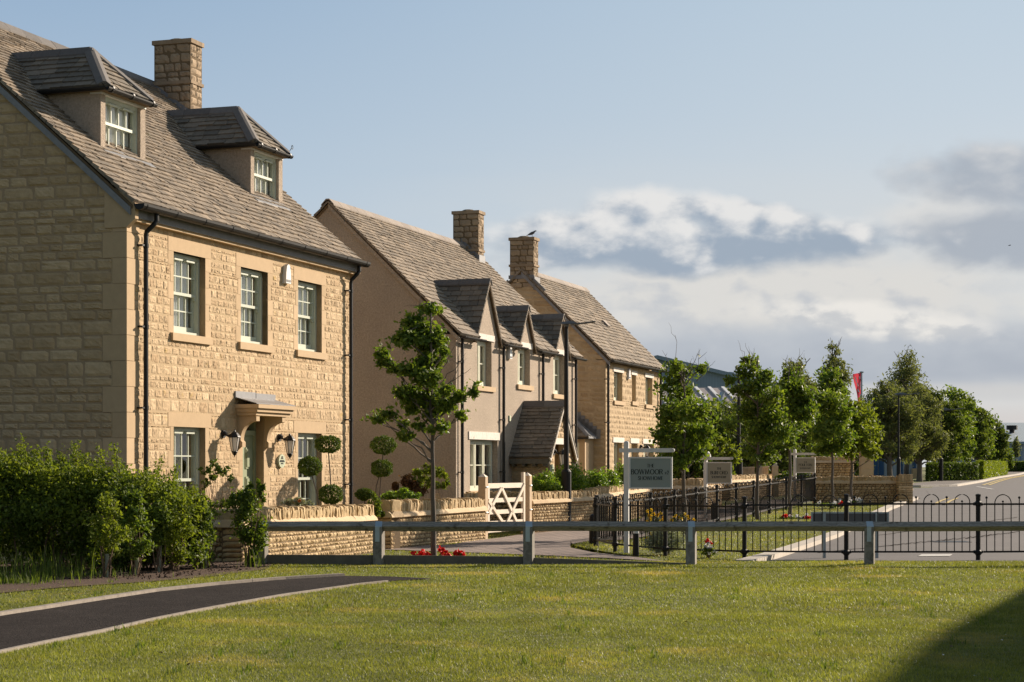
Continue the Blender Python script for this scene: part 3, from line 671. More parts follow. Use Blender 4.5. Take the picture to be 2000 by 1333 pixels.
# ================================================================== HOUSE 1 (three storeys, sash windows)
def stone_house_1():
    Wd, De, SL, ZE = 8.17, 7.7, .85, 3.80
    RY = De/2; ZR = ZE+SL*(RY+.15); GB = -1.45
    root = thing('stone_house', 'large three storey honey stone house with two hipped roof dormers and green sash windows', 'house', (H1.X, H1.Y, 0), H1.rz, 'new stone houses along the lane')
    ups = [(1.39, 2.41, 2.0, 3.23), (3.63, 4.63, 2.0, 3.22), (5.82, 6.82, 2.0, 3.21)]
    gnd = [(1.39, 2.41, -1.05, .59), (5.82, 6.82, -1.05, .57)]; door = (3.70, 4.48, GB, .80)
    holes = ups+gnd+[door]
    m = MB(); facade_core(m, 0, Wd, GB, 3.62, holes, 1)
    def zr(y): return ZE+SL*(min(y, De-y)+.15)-.10
    for x in (0.0, Wd-.25):                                 # gable cores
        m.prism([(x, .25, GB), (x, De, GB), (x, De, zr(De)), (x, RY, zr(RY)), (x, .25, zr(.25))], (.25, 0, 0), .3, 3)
    m.box(.25, Wd-.25, De-.25, De, GB, 3.6, .3, 1)
    sur = []                                              # dressed jamb blocks
    for (a, b, c, d) in holes:
        z = c; i = 0
        while z < d-.02:
            zt = min(z+.255, d) if d-z > .38 else d; w = (.17, .10)[i % 2] if (a, b) != (3.70, 4.48) else (.22, .13)[i % 2]
            if d-z <= .3: w = .17 if (a, b) != (3.70, 4.48) else .22
            for s0, s1 in ((a-w, a+.0), (b, b+w+.02)):
                m.box(s0, s1, -.004, .26, z+.0025, zt-.0025, random.random(), 2); sur.append((s0, s1, z, zt))
            z = zt; i += 1
        if (a, b) != (3.70, 4.48): sur.append((a-.17, b+.19, d, d+.2)); sur.append((a-.10, b+.16, c-.115, c))
    sur.append((3.48, 4.72, .80, 1.0)); m.box(3.48, 4.72, -.004, .26, .80, 1.0, .5, 2)
    qz = [(0, .34 if i % 2 else .20, GB+i*.37, GB+(i+1)*.37) for i in range(14)]
    qg = [(0, .22 if (i % 2) else .38, GB+i*.37, GB+(i+1)*.37) for i in range(14)]
    quoins(m, 0, GB, GB+14*.37, .37, (.20, .34), (.22, .38), 1, 2)
    stones(m, 0, Wd-.0, GB, 3.60, mp_front, (.085, .165), (.10, .23), holes+sur+qz, depth=.0068, rough=.0027, nx=9, ny=7, mort=.0055)
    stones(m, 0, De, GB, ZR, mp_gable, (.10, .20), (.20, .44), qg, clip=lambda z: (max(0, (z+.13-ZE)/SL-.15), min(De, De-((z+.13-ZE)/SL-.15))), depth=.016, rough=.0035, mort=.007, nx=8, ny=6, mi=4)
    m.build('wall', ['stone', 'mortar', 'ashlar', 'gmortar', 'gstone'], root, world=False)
    bpy.data.objects['wall']
    for (a, b, c, d), l in zip(ups, (.21, .21, .21)): sash_window(root, a, b, c, d, True, l, cur=1)
    for (a, b, c, d) in gnd: sash_window(root, a, b, c, d, True, .21, cur=2)
    # front door with transom light, stone canopy on curved brackets
    dm = MB(); y = .14
    dm.box(3.70, 3.76, y, y+.1, GB, .80, .5); dm.box(4.42, 4.48, y, y+.1, GB, .80, .5); dm.box(3.76, 4.42, y, y+.1, .73, .80, .5); dm.box(3.76, 4.42, y-.01, y+.1, .50, .58, .5)
    dm.box(3.76, 4.42, y+.03, y+.08, GB+.02, .50, .5)
    for xx in (3.82, 4.13):                               # raised panels
        dm.box(xx, xx+.23, y+.015, y+.032, -.05, .30, .7); dm.box(xx+.03, xx+.20, y+.004, y+.016, -.02, .27, .7)
        dm.box(xx, xx+.23, y+.015, y+.032, -1.2, -.18, .7); dm.box(xx+.03, xx+.20, y+.004, y+.016, -1.17, -.21, .7)
    d = dm.build('door', 'door', root, world=False)
    hm = MB(); hm.tube([(4.36, y+.03, -.42), (4.36, y-.03, -.42), (4.27, y-.03, -.42)], .012, 8); hm.box(4.34, 4.38, y+.02, y+.031, -.52, -.34); hm.build('handle', 'iron', d, world=False)
    gm = MB(); gm.quad((3.76, y+.05, .58), (4.42, y+.05, .58), (4.42, y+.05, .73), (3.76, y+.05, .73), 0); gm.build('pane', 'glass', d, world=False)
    cm = MB()
    for i, (z0, z1, p, e) in enumerate(((.925, .966+.02, .43, 0), (.865, .925, .39, .035), (.810, .865, .35, .07))):
        cm.box(3.41+e, 4.84-e, -p, .0, z0, z1, .5+.1*i)
    can = cm.build('door_canopy', 'ashlar', root, world=False)
    for xa in (3.53, 4.50):
        bm = MB()
        n = 12; pr = [(0, .81), (-.33, .81), (-.33, .70)]+[(-.30+.20*math.sin(t), .68-.34*(1-math.cos(t))) for t in np.linspace(0, math.pi/2, n)]
        pr = [(0, .81), (-.33, .81), (-.33, .72), (-.29, .71)]+[(-.29+.24*math.sin(t), .71-.30*(1-math.cos(t))-.0) for t in np.linspace(.15, math.pi/2, n)]+[(-.08, .38), (-.08, .30), (0, .30)]
        # triangulate against the wall line
        for (a, b), (c_, e) in zip(pr[1:-1], pr[2:]):
            v = [(xx, yy, zz) for xx in (xa, xa+.12) for yy, zz in ((a, b), (c_, e), (0, e), (0, b))]
            bm.add(v, [(0, 1, 2, 3), (4, 7, 6, 5), (0, 4, 5, 1)], .5)
        bm.build('bracket', 'ashlar', can, world=False)
    lm = MB(); lm.prism([(3.40, -.40, .992), (4.86, -.40, .992), (4.86, 0, 1.10), (3.40, 0, 1.10)], (0, 0, .012), .5); lm.box(3.40, 4.12, -.03, -.001, 1.08, 1.20, .6); lm.box(4.13, 4.86, -.035, -.001, 1.07, 1.19, .4)
    lm.build('lead_flashing', 'lead', can, world=False)
    lantern(root, H1.lx(437, -.02), .50, 1.0); lantern(root, H1.lx(546, -.02), .475, 1.0)
    alarm_box(root, H1.lx(556, 0), H1.z(538, 5.2), 1.0)
    pm = MB(); px_, pz_ = H1.lx(546.5), H1.z(901, 5.1); th = np.linspace(0, 2*math.pi, 24, endpoint=False)
    pm.prism([(px_+.125*math.cos(t), -.045, pz_+.115*math.sin(t)) for t in th], (0, .045, 0), .5, 0)
    for k, (wv, zz) in enumerate(((.035, .07), (.05, .045), (.09, .005), (.10, -.01), (.06, -.045), (.012, -.08))): 
        for q in range(int(wv*2/.014)): pm.box(px_-wv+q*.014, px_-wv+q*.014+.007, -.049, -.045, pz_+zz-.008, pz_+zz+.006+.006*(q % 3), .5, 1)
    pm.build('house_plaque', ['plaque', 'ink'], root, world=False)
    # roof
    ca = 1/math.hypot(1, SL); vd = np.array([0, ca, SL*ca]); sl = (RY+.15)/ca
    rm = MB(); rm.prism([(-.05, -.12, ZE-.06), (Wd+.05, -.12, ZE-.06), (Wd+.05, RY, ZR-.05), (-.05, RY, ZR-.05)], (0, 0, -.06), .5, 1)
    rm.prism([(-.05, De+.12, ZE-.06), (Wd+.05, De+.12, ZE-.06), (Wd+.05, RY, ZR-.05), (-.05, RY, ZR-.05)], (0, 0, -.06), .5, 1)
    tiles(rm, (0, -.16, ZE-.012), (1, 0, 0), vd, lambda v: -.08, lambda v: Wd+.08, sl, .155, .09, (.09, .21), .021)
    tiles(rm, (0, De+.16, ZE-.012), (-1, 0, 0), (0, -ca, SL*ca), lambda v: -Wd-.08, lambda v: .08, sl, .3, .2, (.3, .5), .02)
    r = rm.build('roof', ['tile', 'wallcore'], root, world=False)
    k = MB(); ridge_run(k, (-.10, RY, ZR+.02), (Wd+.1, RY, ZR+.02), .16, .13, .46); k.build('ridge_tile', 'ridge', r, world=False)
    vm = MB(); vm.prism([(-.07, -.1, ZE-.10), (-.07, RY, ZR-.06), (-.07, RY, ZR-.17), (-.07, -.1, ZE-.21)], (.05, 0, 0), .5); vm.build('verge_strip', 'lead', r, world=False)
    fm = MB(); fm.box(.06, Wd-.06, -.135, .0, 3.56, 3.735, .5); fm.box(.06, Wd-.06, -.10, 0, 3.52, 3.56, .4, 1); fm.build('fascia', ['fascia', 'ashlar'], root, world=False)
    for x0, x1 in ((-.035, .06), (Wd-.06, Wd+.035)):
        km = MB(); km.prism([(x0, .34, 3.42), (x0, -.02, 3.42), (x0, -.16, 3.54), (x0, -.16, 3.76), (x0, .0, 3.88), (x0, .34, 4.1)], (x1-x0, 0, 0), .5); km.build('kneeler_stone', 'ashlar', root, world=False)
    gutter(root, -.06, Wd+.14, -.240, 3.745, .085); downpipe(root, .41, 3.70, GB); downpipe(root, H1.lx(685, -.08), 3.70, GB)
    c = chimney(root, 7.50, 7.95, H1.ly(372, 7.5), H1.ly(305, 7.5)+.04, 6.2, H1.z(77, 7.5, 3.2), 7.12)
    lm = MB(); y0 = H1.ly(372, 7.5); y1 = H1.ly(305, 7.5)+.04
    za = lambda y: ZE+SL*(y+.15)
    lm.prism([(7.485, y0-.02, za(y0-.02)), (7.485, RY-.1, za(RY-.1)), (7.485, RY-.1, za(RY-.1)+.06), (7.485, y0-.02, za(y0)+.15)], (.012, 0, 0), .2); lm.box(7.49, 7.96, y0-.035, y0-.015, za(y0)-.1, za(y0)+.17, .9)
    lm.build('lead_flashing', 'lead', c, world=False)
    # hipped dormers
    def dormer(px, py, pr_, ptop, pap, label):
        best = min((abs(H1.z(py, H1.lx(px, y), y)-(ZE+SL*(y+.15))), y) for y in np.linspace(.3, 2, 800)); yf = best[1]; x0 = H1.lx(px, yf)
        x1 = H1.lx(pr_, yf); Wf = x1-x0; zb = ZE+SL*(yf+.15); zt = H1.z(ptop, x0, yf); yb = (zt-ZE)/SL-.15+.3
        dm = MB(); wx0, wx1 = x0+.13, x1-.15
        dm.prism([(x0, yf, zb-.05), (x0, yf, zt), (x0, yb, zt)], (.10, 0, 0), .5); dm.prism([(x1-.10, yf, zb-.05), (x1-.10, yf, zt), (x1-.10, yb, zt)], (.10, 0, 0), .5)
        dm.box(x0-.006, wx0, yf-.006, yf+.2, zb-.06, zt-.08, .5); dm.box(wx1, x1+.006, yf-.006, yf+.2, zb-.06, zt-.08, .5)
        dm.box(x0-.005, x1+.005, yf-.02, yf+.18, zt-.08, zt, .5, 1)
        dm.box(x0+.1, x1-.1, yf+.9, yf+.95, zb, zt, 0, 2)
        dr = dm.build('dormer', ['render', 'white', 'dark'], root, label, world=False)
        # window
        wm = MB(); z0 = zb-.03; z1 = zt-.082; yy = yf+.05; fw = .05
        wm.box(wx0, wx0+fw, yy, yy+.1, z0, z1, .5); wm.box(wx1-fw, wx1, yy, yy+.1, z0, z1, .5); wm.box(wx0+fw, wx1-fw, yy, yy+.1, z1-.06, z1, .5); wm.box(wx0+fw, wx1-fw, yy-.03, yy+.1, z0-.02, z0+.05, .5)
        a, b = wx0+fw, wx1-fw; zm = (z0+z1)/2+.02
        for ys, za_, zb_ in ((yy+.02, zm-.02, z1-.06), (yy+.06, z0+.05, zm+.02)):
            wm.box(a, a+.03, ys, ys+.03, za_, zb_, .5); wm.box(b-.03, b, ys, ys+.03, za_, zb_, .5); wm.box(a+.03, b-.03, ys, ys+.03, zb_-.035, zb_, .5); wm.box(a+.03, b-.03, ys, ys+.03, za_, za_+.045, .5)
            for i in (1, 2, 3): xx = a+.03+(b-a-.06)*i/4; wm.box(xx-.010, xx+.010, ys+.003, ys+.032, za_+.045, zb_-.035, .5)
            wm.quad((a+.03, ys+.036, za_+.045), (b-.03, ys+.036, za_+.045), (b-.03, ys+.036, zb_-.035), (a+.03, ys+.036, zb_-.035), 0, 1)
        for q in (.28, .72): xx = a+(b-a)*q; wm.box(xx-.12, xx+.12, yy-.015, yy+.018, z1-.10, z1-.075, .5)
        n = 40
        for base, bw_ in ((a, b-a),):
            xs = np.linspace(base, base+bw_, n); ys_ = yy+.15+.02*np.sin(np.arange(n)*1.9); wm.add([(xx, yv, z) for z in (z0, z1) for xx, yv in zip(xs, ys_)], [(i, i+1, n+i+1, n+i) for i in range(n-1)], .6, 2)
        wm.build('window', ['frame', 'glass', 'curtain'], dr, world=False)
        # hipped roof
        ov = .10; ez = zt+.02; ex0, ex1, ey = x0-ov, x1+.01, yf-.13; hr = (ex0+ex1)/2; hy = H1.ly(pap[0], hr); rz = H1.z(pap[1], hr, hy)-.03
        by = lambda z: (z-ZE)/SL-.15
        def yback(z): return by(z)+.05
        rm = MB()
        rm.prism([(ex0, ey, ez-.02), (ex1, ey, ez-.02), (ex1, yback(ez), ez-.02), (ex0, yback(ez), ez-.02)], (0, 0, -.05), .5, 1)
        half = (ex1-ex0)/2; sa = math.hypot(half, rz-ez)
        for sgn, xx in ((1, ex0), (-1, ex1)):
            vdd = np.array([sgn*half/sa, 0, (rz-ez)/sa])
            if sgn > 0: tiles(rm, (xx, 0, ez), (0, -1, 0), vdd, lambda v: -yback(ez+(rz-ez)*v/sa), lambda v: -(ey+(hy-ey)*v/sa), sa, .14, .12, (.14, .28), .02)
            else: tiles(rm, (xx, 0, ez), (0, 1, 0), vdd, lambda v: (ey+(hy-ey)*v/sa), lambda v: yback(ez+(rz-ez)*v/sa), sa, .14, .12, (.14, .28), .02)
            rm.tri((xx, ey, ez-.015), (hr, hy, rz-.03), (hr, yback(rz), rz-.03), .3, 1); rm.tri((xx, ey, ez-.015), (hr, yback(rz), rz-.03), (xx, yback(ez), ez-.015), .3, 1)
        sf = math.hypot(hy-ey, rz-ez); tiles(rm, (0, ey, ez), (1, 0, 0), (0, (hy-ey)/sf, (rz-ez)/sf), lambda v: ex0+half*v/sf, lambda v: ex1-half*v/sf, sf, .13, .11, (.13, .25), .02)
        ridge_run(rm, (hr, hy, rz+.02), (hr, yback(rz)+.1, rz+.02), .12, .12, .5, 2)
        for xx in (ex0, ex1): ridge_run(rm, (xx, ey, ez+.04), (hr, hy, rz+.02), .11, .06, 1.2, 2)
        rm.build('dormer_roof', ['dtile', 'wallcore', 'ridge'], dr, world=False)
        gm = MB(); n = 9; th = np.linspace(math.pi*.98, 2.02*math.pi, n); r_ = .05
        for (p, q, o) in (((ex0-.02, ey-.04), (ex1+.01, ey-.04), 'x'), ((ex0-.04, ey-.06), (ex0-.04, yback(ez)-.12), 'y')):
            for rr in (r_, r_-.006):
                v = []
                for e in (p, q):
                    for t in th: v.append((e[0]+(rr*math.cos(t) if o == 'y' else 0), e[1]+(rr*math.cos(t) if o == 'x' else 0), ez-.03+rr*math.sin(t)))
                gm.add(v, [(i, i+1, n+i+1, n+i) for i in range(n-1)], .5)
        for xx in (ex0+.12, (ex0+ex1)/2, ex1-.1): gm.tube([(xx-.02, ey-.04, ez-.035), (xx+.02, ey-.04, ez-.035)], .057, 10)
        gm.build('dormer_gutter', 'plastic', dr, world=False)
        lm = MB(); lm.prism([(x0-.05, yf-.17, zb-.145+.03), (x1+.05, yf-.17, zb-.145+.03), (x1+.05, yf+.02, zb+.03), (x0-.05, yf+.02, zb+.03)], (0, 0, -.02), .8)
        lm.build('lead_flashing', 'lead', dr, world=False)
        if px > 300:
            sm = MB(); cx = ex1; sm.tube([(cx-.02, ey, ez+.03), (cx+.02, ey-.03, ez+.10)]+[(cx+.06+.03*math.cos(t), ey-.04, ez+.14+.035*math.sin(t)) for t in np.linspace(3.6, -2.2, 12)], .006, 5); sm.build('hip_iron', 'iron', dr, world=False)
    dormer(196.5, 287, 283, 173, (178, 94), None); dormer(489.5, 381, 551, 283, (464, 209), None)
    return root
house1 = stone_house_1()

# ================================================================== HOUSE 2 (rendered, gablets and porch)
def render_house():
    Wd, De, ZE, SL = 9.06, 5.85, 2.80, .96; RY = De/2; ZR = ZE+SL*(RY+.15); GB = -1.45
    root = thing('rendered_house', 'long rendered cottage with three steep roof gablets and a tiled gabled porch', 'house', (H2.X, H2.Y, 0), H2.rz, 'new stone houses along the lane')
    GA = [(1.07, 2.86, 4.12, 1.37, 2.34, 1.76, 2.80), (4.04, 5.44, 3.75, 4.21, 5.15, 1.90, 2.79), (6.88, 8.30, 3.76, 7.03, 8.01, 1.78, 2.79)]
    ups = [(a[3], a[4], a[5], a[6]-.02) for a in GA]; gw = (.91, 2.76, -.55, .575); pd = (4.02, 5.0, GB, .55)
    m = MB(); facade_core(m, 0, Wd, GB, ZE, [(a, b, c, min(d, 9)) for a, b, c, d in ups]+[gw, pd], 0)
    def zr(y): return ZE+SL*(min(y, De-y)+.15)-.09
    for x in (0.0, Wd-.25): m.prism([(x, .28, GB), (x, De, GB), (x, De, zr(De)), (x, RY, zr(RY)), (x, .28, zr(.28))], (.25, 0, 0), .3, 0)
    m.box(.25, Wd-.25, De-.25, De, GB, 2.6, .3, 0)
    for (g0, g1, zp, w0, w1, s0, s1) in GA:                # gablet triangles rising from the wall
        c = (g0+g1)/2; zb = ZE+.002; m.prism([(g0+.08, -.012, zb), (g1-.08, -.012, zb), (c, -.012, zp-.06)], (0, .25, 0), .4, 0)
    m.build('wall', ['render'], root, world=False)
    qm = MB()
    z = GB
    for x0_, x1_ in ((-.014, .10), (Wd-.10, Wd+.014)): qm = MB(); qm.box(x0_, x1_, -.014, .12, GB, ZE-.12, .5); qm.build('corner_bead', 'render', root, world=False)
    for i, (a, b, c, d) in enumerate(ups): casement(root, a, b, c, d, .14, 2, True, (-.17, .16, .135))
    casement(root, *gw, .13, 3, True, (-.12, .12, .17))
    ca = 1/math.hypot(1, SL); vd = np.array([0, ca, SL*ca]); sl = (RY+.15)/ca
    rm = MB()
    for y0_, sg in ((.06, 1), (De+.12, -1)): rm.prism([(-.04, y0_, ZE-.06+(.18*SL if sg > 0 else 0)), (Wd+.04, y0_, ZE-.06+(.18*SL if sg > 0 else 0)), (Wd+.04, RY, ZR-.05), (-.04, RY, ZR-.05)], (0, 0, -.05), .5, 1)
    # eaves stop at the gablets: courses are split below each gablet's valley
    segs = [(-.08, lambda v: GA[0][0]+.02)]
    def vlim(i, side):
        g0, g1, zp = GA[i][:3]; c = (g0+g1)/2
        def f(v):
            z = ZE+v*SL*ca; t = min(1, max(0, (z-ZE+.08)/(zp-ZE+.08)))
            return (g0+(c-g0)*t) if side == 0 else (g1-(g1-c)*t)
        return f
    lims = [(lambda v: -.08, vlim(0, 0)), (vlim(0, 1), vlim(1, 0)), (vlim(1, 1), vlim(2, 0)), (vlim(2, 1), lambda v: Wd+.08)]
    for a, b in lims: tiles(rm, (0, -.16, ZE-.012), (1, 0, 0), vd, a, b, sl, .175, .105, (.11, .24), .021)
    tiles(rm, (0, De+.16, ZE-.012), (-1, 0, 0), (0, -ca, SL*ca), lambda v: -Wd-.08, lambda v: .08, sl, .3, .2, (.3, .5), .02)
    r = rm.build('roof', ['tile', 'wallcore'], root, world=False)
    k = MB(); ridge_run(k, (-.10, RY, ZR+.02), (Wd+.1, RY, ZR+.02), .15, .12, .46); k.build('ridge_tile', 'ridgew', r, world=False)
    vm = MB(); vm.prism([(-.055, -.12, ZE-.10), (-.055, RY, ZR-.07), (-.055, RY, ZR-.17), (-.055, -.12, ZE-.20)], (.05, 0, 0), .5); vm.build('verge_strip', 'render', r, world=False)
    for (g0, g1, zp, *_r) in GA:
        c = (g0+g1)/2; h = MB(); half = c-g0; zb = ZE-.08; sa = math.hypot(half, zp-zb)
        yb = lambda z: max((z-ZE)/SL-.15, -.1)+.04
        for sg, xx in ((1, g0), (-1, g1)):
            vdd = np.array([sg*half/sa, 0, (zp-zb)/sa])
            if sg > 0: tiles(h, (xx, 0, zb), (0, -1, 0), vdd, lambda v: -yb(zb+(zp-zb)*v/sa), lambda v: .10, sa, .17, .13, (.16, .3), .02)
            else: tiles(h, (xx, 0, zb), (0, 1, 0), vdd, lambda v: -.10, lambda v: yb(zb+(zp-zb)*v/sa), sa, .17, .13, (.16, .3), .02)
            h.tri((xx, -.09, zb-.03), (c, -.09, zp-.04), (c, yb(zp), zp-.04), .2, 1)
            h.tri((xx, -.09, zb-.03), (c, yb(zp), zp-.04), (xx+sg*half*.1, yb(zb)+.1, zb-.03), .2, 1)
            h.obox((c-sg*half/2-sg*.0, -.085, (zb+zp)/2-.035), vdd, (0, 1, 0), np.cross(vdd, (0, 1, 0)), sa/2, .015, .022, .5, 3)
        ridge_run(h, (c, -.12, zp+.02), (c, yb(zp)+.08, zp+.02), .11, .12, .6, 2)
        h.build('gablet_roof', ['dtile', 'wallcore', 'ridge', 'render'], root, world=False)
        # lead valleys
        l = MB()
        for sg, xx in ((1, g0), (-1, g1)):
            a = np.array([xx-sg*.02, -.12, ZE+.03]); b = np.array([c, yb(zp), zp+.03]); l.tube([a, b], .016, 5)
        l.build('lead_valley', 'lead', root, world=False)
    for a, b in ((-.06, 1.30), (2.78, 4.28), (5.36, 7.06), (8.22, 9.2)): gutter(root, a, b, -.205, 2.745, .05)
    for px in (903, 984, 1061, 1125): downpipe(root, H2.lx(px, -.07), 2.72, GB if px != 1061 else 1.0, -.07, False)
    alarm_box(root, H2.lx(993, 0), H2.z(691, 3.5), .9)
    vb = MB(); x = H2.lx(994.5); zz = H2.z(818, x); vb.box(x-.05, x+.05, -.03, 0, zz-.06, zz+.07); vb.build('vent_box', 'plaque', root, world=False)
    y0 = H2.ly(934, 8.40); c = chimney(root, 8.40, 8.84, y0, H2.ly(885, 8.40), 4.8, H2.z(411, 8.4, y0), 5.55)
    za = lambda y: ZE+SL*(min(y, De-y)+.15); lm = MB()
    lm.prism([(8.385, y0-.02, za(y0-.02)), (8.385, RY, za(RY)), (8.385, RY, za(RY)+.15), (8.385, y0-.02, za(y0)+.14)], (.012, 0, 0), .1); lm.box(8.39, 8.85, y0-.035, y0-.012, za(y0)-.1, za(y0)+.16, .9)
    lm.build('lead_flashing', 'lead', c, world=False)
    # porch
    pj = 1.0; xc = H2.lx(1023); zr_ = H2.z(788, xc); ze = zr_-1.28; hw = 1.10
    pm = MB(); yf = -pj+.10; x0, x1 = xc-hw+.2, xc+hw-.2
    ho = [(xc-.46, xc+.52, GB, .50)]
    facade_core(pm, x0, x1, GB, ze-.02, [ho[0]], 1, .2, yf)
    tz = lambda dx: zr_-.09-1.28/hw*abs(dx)
    pm.prism([(x0, yf, ze-.02), (xc-.46, yf, ze-.02), (xc-.46, yf, tz(.46)), (x0, yf, tz(hw-.2))], (0, .2, 0), .3, 1)
    pm.prism([(x1, yf, ze-.02), (xc+.52, yf, ze-.02), (xc+.52, yf, tz(.52)), (x1, yf, tz(hw-.2))], (0, .2, 0), .3, 1)
    pm.prism([(xc-.46, yf, .50), (xc+.52, yf, .50), (xc+.52, yf, tz(.52)), (xc, yf, zr_-.09), (xc-.46, yf, tz(.46))], (0, .2, 0), .3, 1)
    stones(pm, x0, x1, GB, zr_-.1, lambda A, B, D: np.stack([A, yf-D, B], -1), (.10, .17), (.14, .3), [(xc-.47, xc+.53, GB, .50), (xc-.52, xc+.58, .50, .64)], clip=lambda z: (xc-max(0, (zr_-.12-z)*hw/1.28), xc+max(0, (zr_-.12-z)*hw/1.28)), depth=.018, rough=.005)
    for xx, sg in ((x0, -1), (x1, 1)):
        pm.box(min(xx, xx-sg*.2), max(xx, xx-sg*.2), yf+.2, 0, GB, ze+.1, .3, 1)
        stones(pm, yf, -.0, GB, ze+.08, lambda A, B, D, xx=xx, sg=sg: np.stack([xx+sg*D, A, B], -1), (.10, .17), (.18, .34), depth=.012, rough=.004)
    pm.box(xc-.52, xc+.58, yf-.02, yf+.21, .50, .64, .5, 2)
    p = pm.build('porch', ['gstone', 'mortar', 'palestone'], root, world=False)
    h = MB(); sa = math.hypot(hw, 1.28)
    for sg, xx in ((1, xc-hw), (-1, xc+hw)):
        vdd = np.array([sg*hw/sa, 0, 1.28/sa])
        if sg > 0: tiles(h, (xx, 0, ze), (0, -1, 0), vdd, lambda v: -.02, lambda v: pj+.02, sa, .125, .105, (.14, .30), .02)
        else: tiles(h, (xx, 0, ze), (0, 1, 0), vdd, lambda v: -pj-.02, lambda v: .02, sa, .125, .105, (.14, .30), .02)
        h.prism([(xx, -pj, ze-.03), (xx, 0, ze-.03), (xc, 0, zr_-.03), (xc, -pj, zr_-.03)], (0, 0, -.03), .2, 1)
        h.obox((xc-sg*hw/2, -pj+.01, (ze+zr_)/2-.06), vdd, (0, 1, 0), np.cross(vdd, (0, 1, 0)), sa/2, .018, .05, .5, 3)
        h.box(xx-.02, xx+.10, -pj+.03, -.01, ze-.15, ze-.04, .3, 4)
        for q in range(4): h.box(xx+.0, xx+.22, -pj+.12+q*.25, -pj+.19+q*.25, ze-.21, ze-.14, .3, 4)
    ridge_run(h, (xc, -pj-.03, zr_+.03), (xc, -.01, zr_+.03), .12, .13, .5, 2)
    h.build('porch_roof', ['dtile', 'wallcore', 'ridge', 'palestone', 'board'], p, world=False)
    b = MB(); b.box(xc-.46, xc+.52, -.02, .0, GB, .5, .3); b.build('porch_door', 'door', p, world=False)
    # lantern and plaque sit on the porch front
    l = MB()
    lo = lantern(root, H2.lx(1080, yf), H2.z(883, 4.2, yf), 1.15); lo.location = (0, yf, 0)
    q = MB(); th = np.linspace(0, 2*math.pi, 20, endpoint=False); px_, pz_ = H2.lx(1075.5, yf), H2.z(918, 4, yf)
    q.prism([(px_+.14*math.cos(t), yf-.045, pz_+.13*math.sin(t)) for t in th], (0, .03, 0), .5); 
    for k_, zz in enumerate((.06, 0, -.05)): q.box(px_-.07, px_+.07, yf-.050, yf-.045, pz_+zz-.008, pz_+zz+.008, .5, 1)
    q.build('house_plaque', ['plaque', 'ink'], root, world=False)
    return root
house2 = render_house()

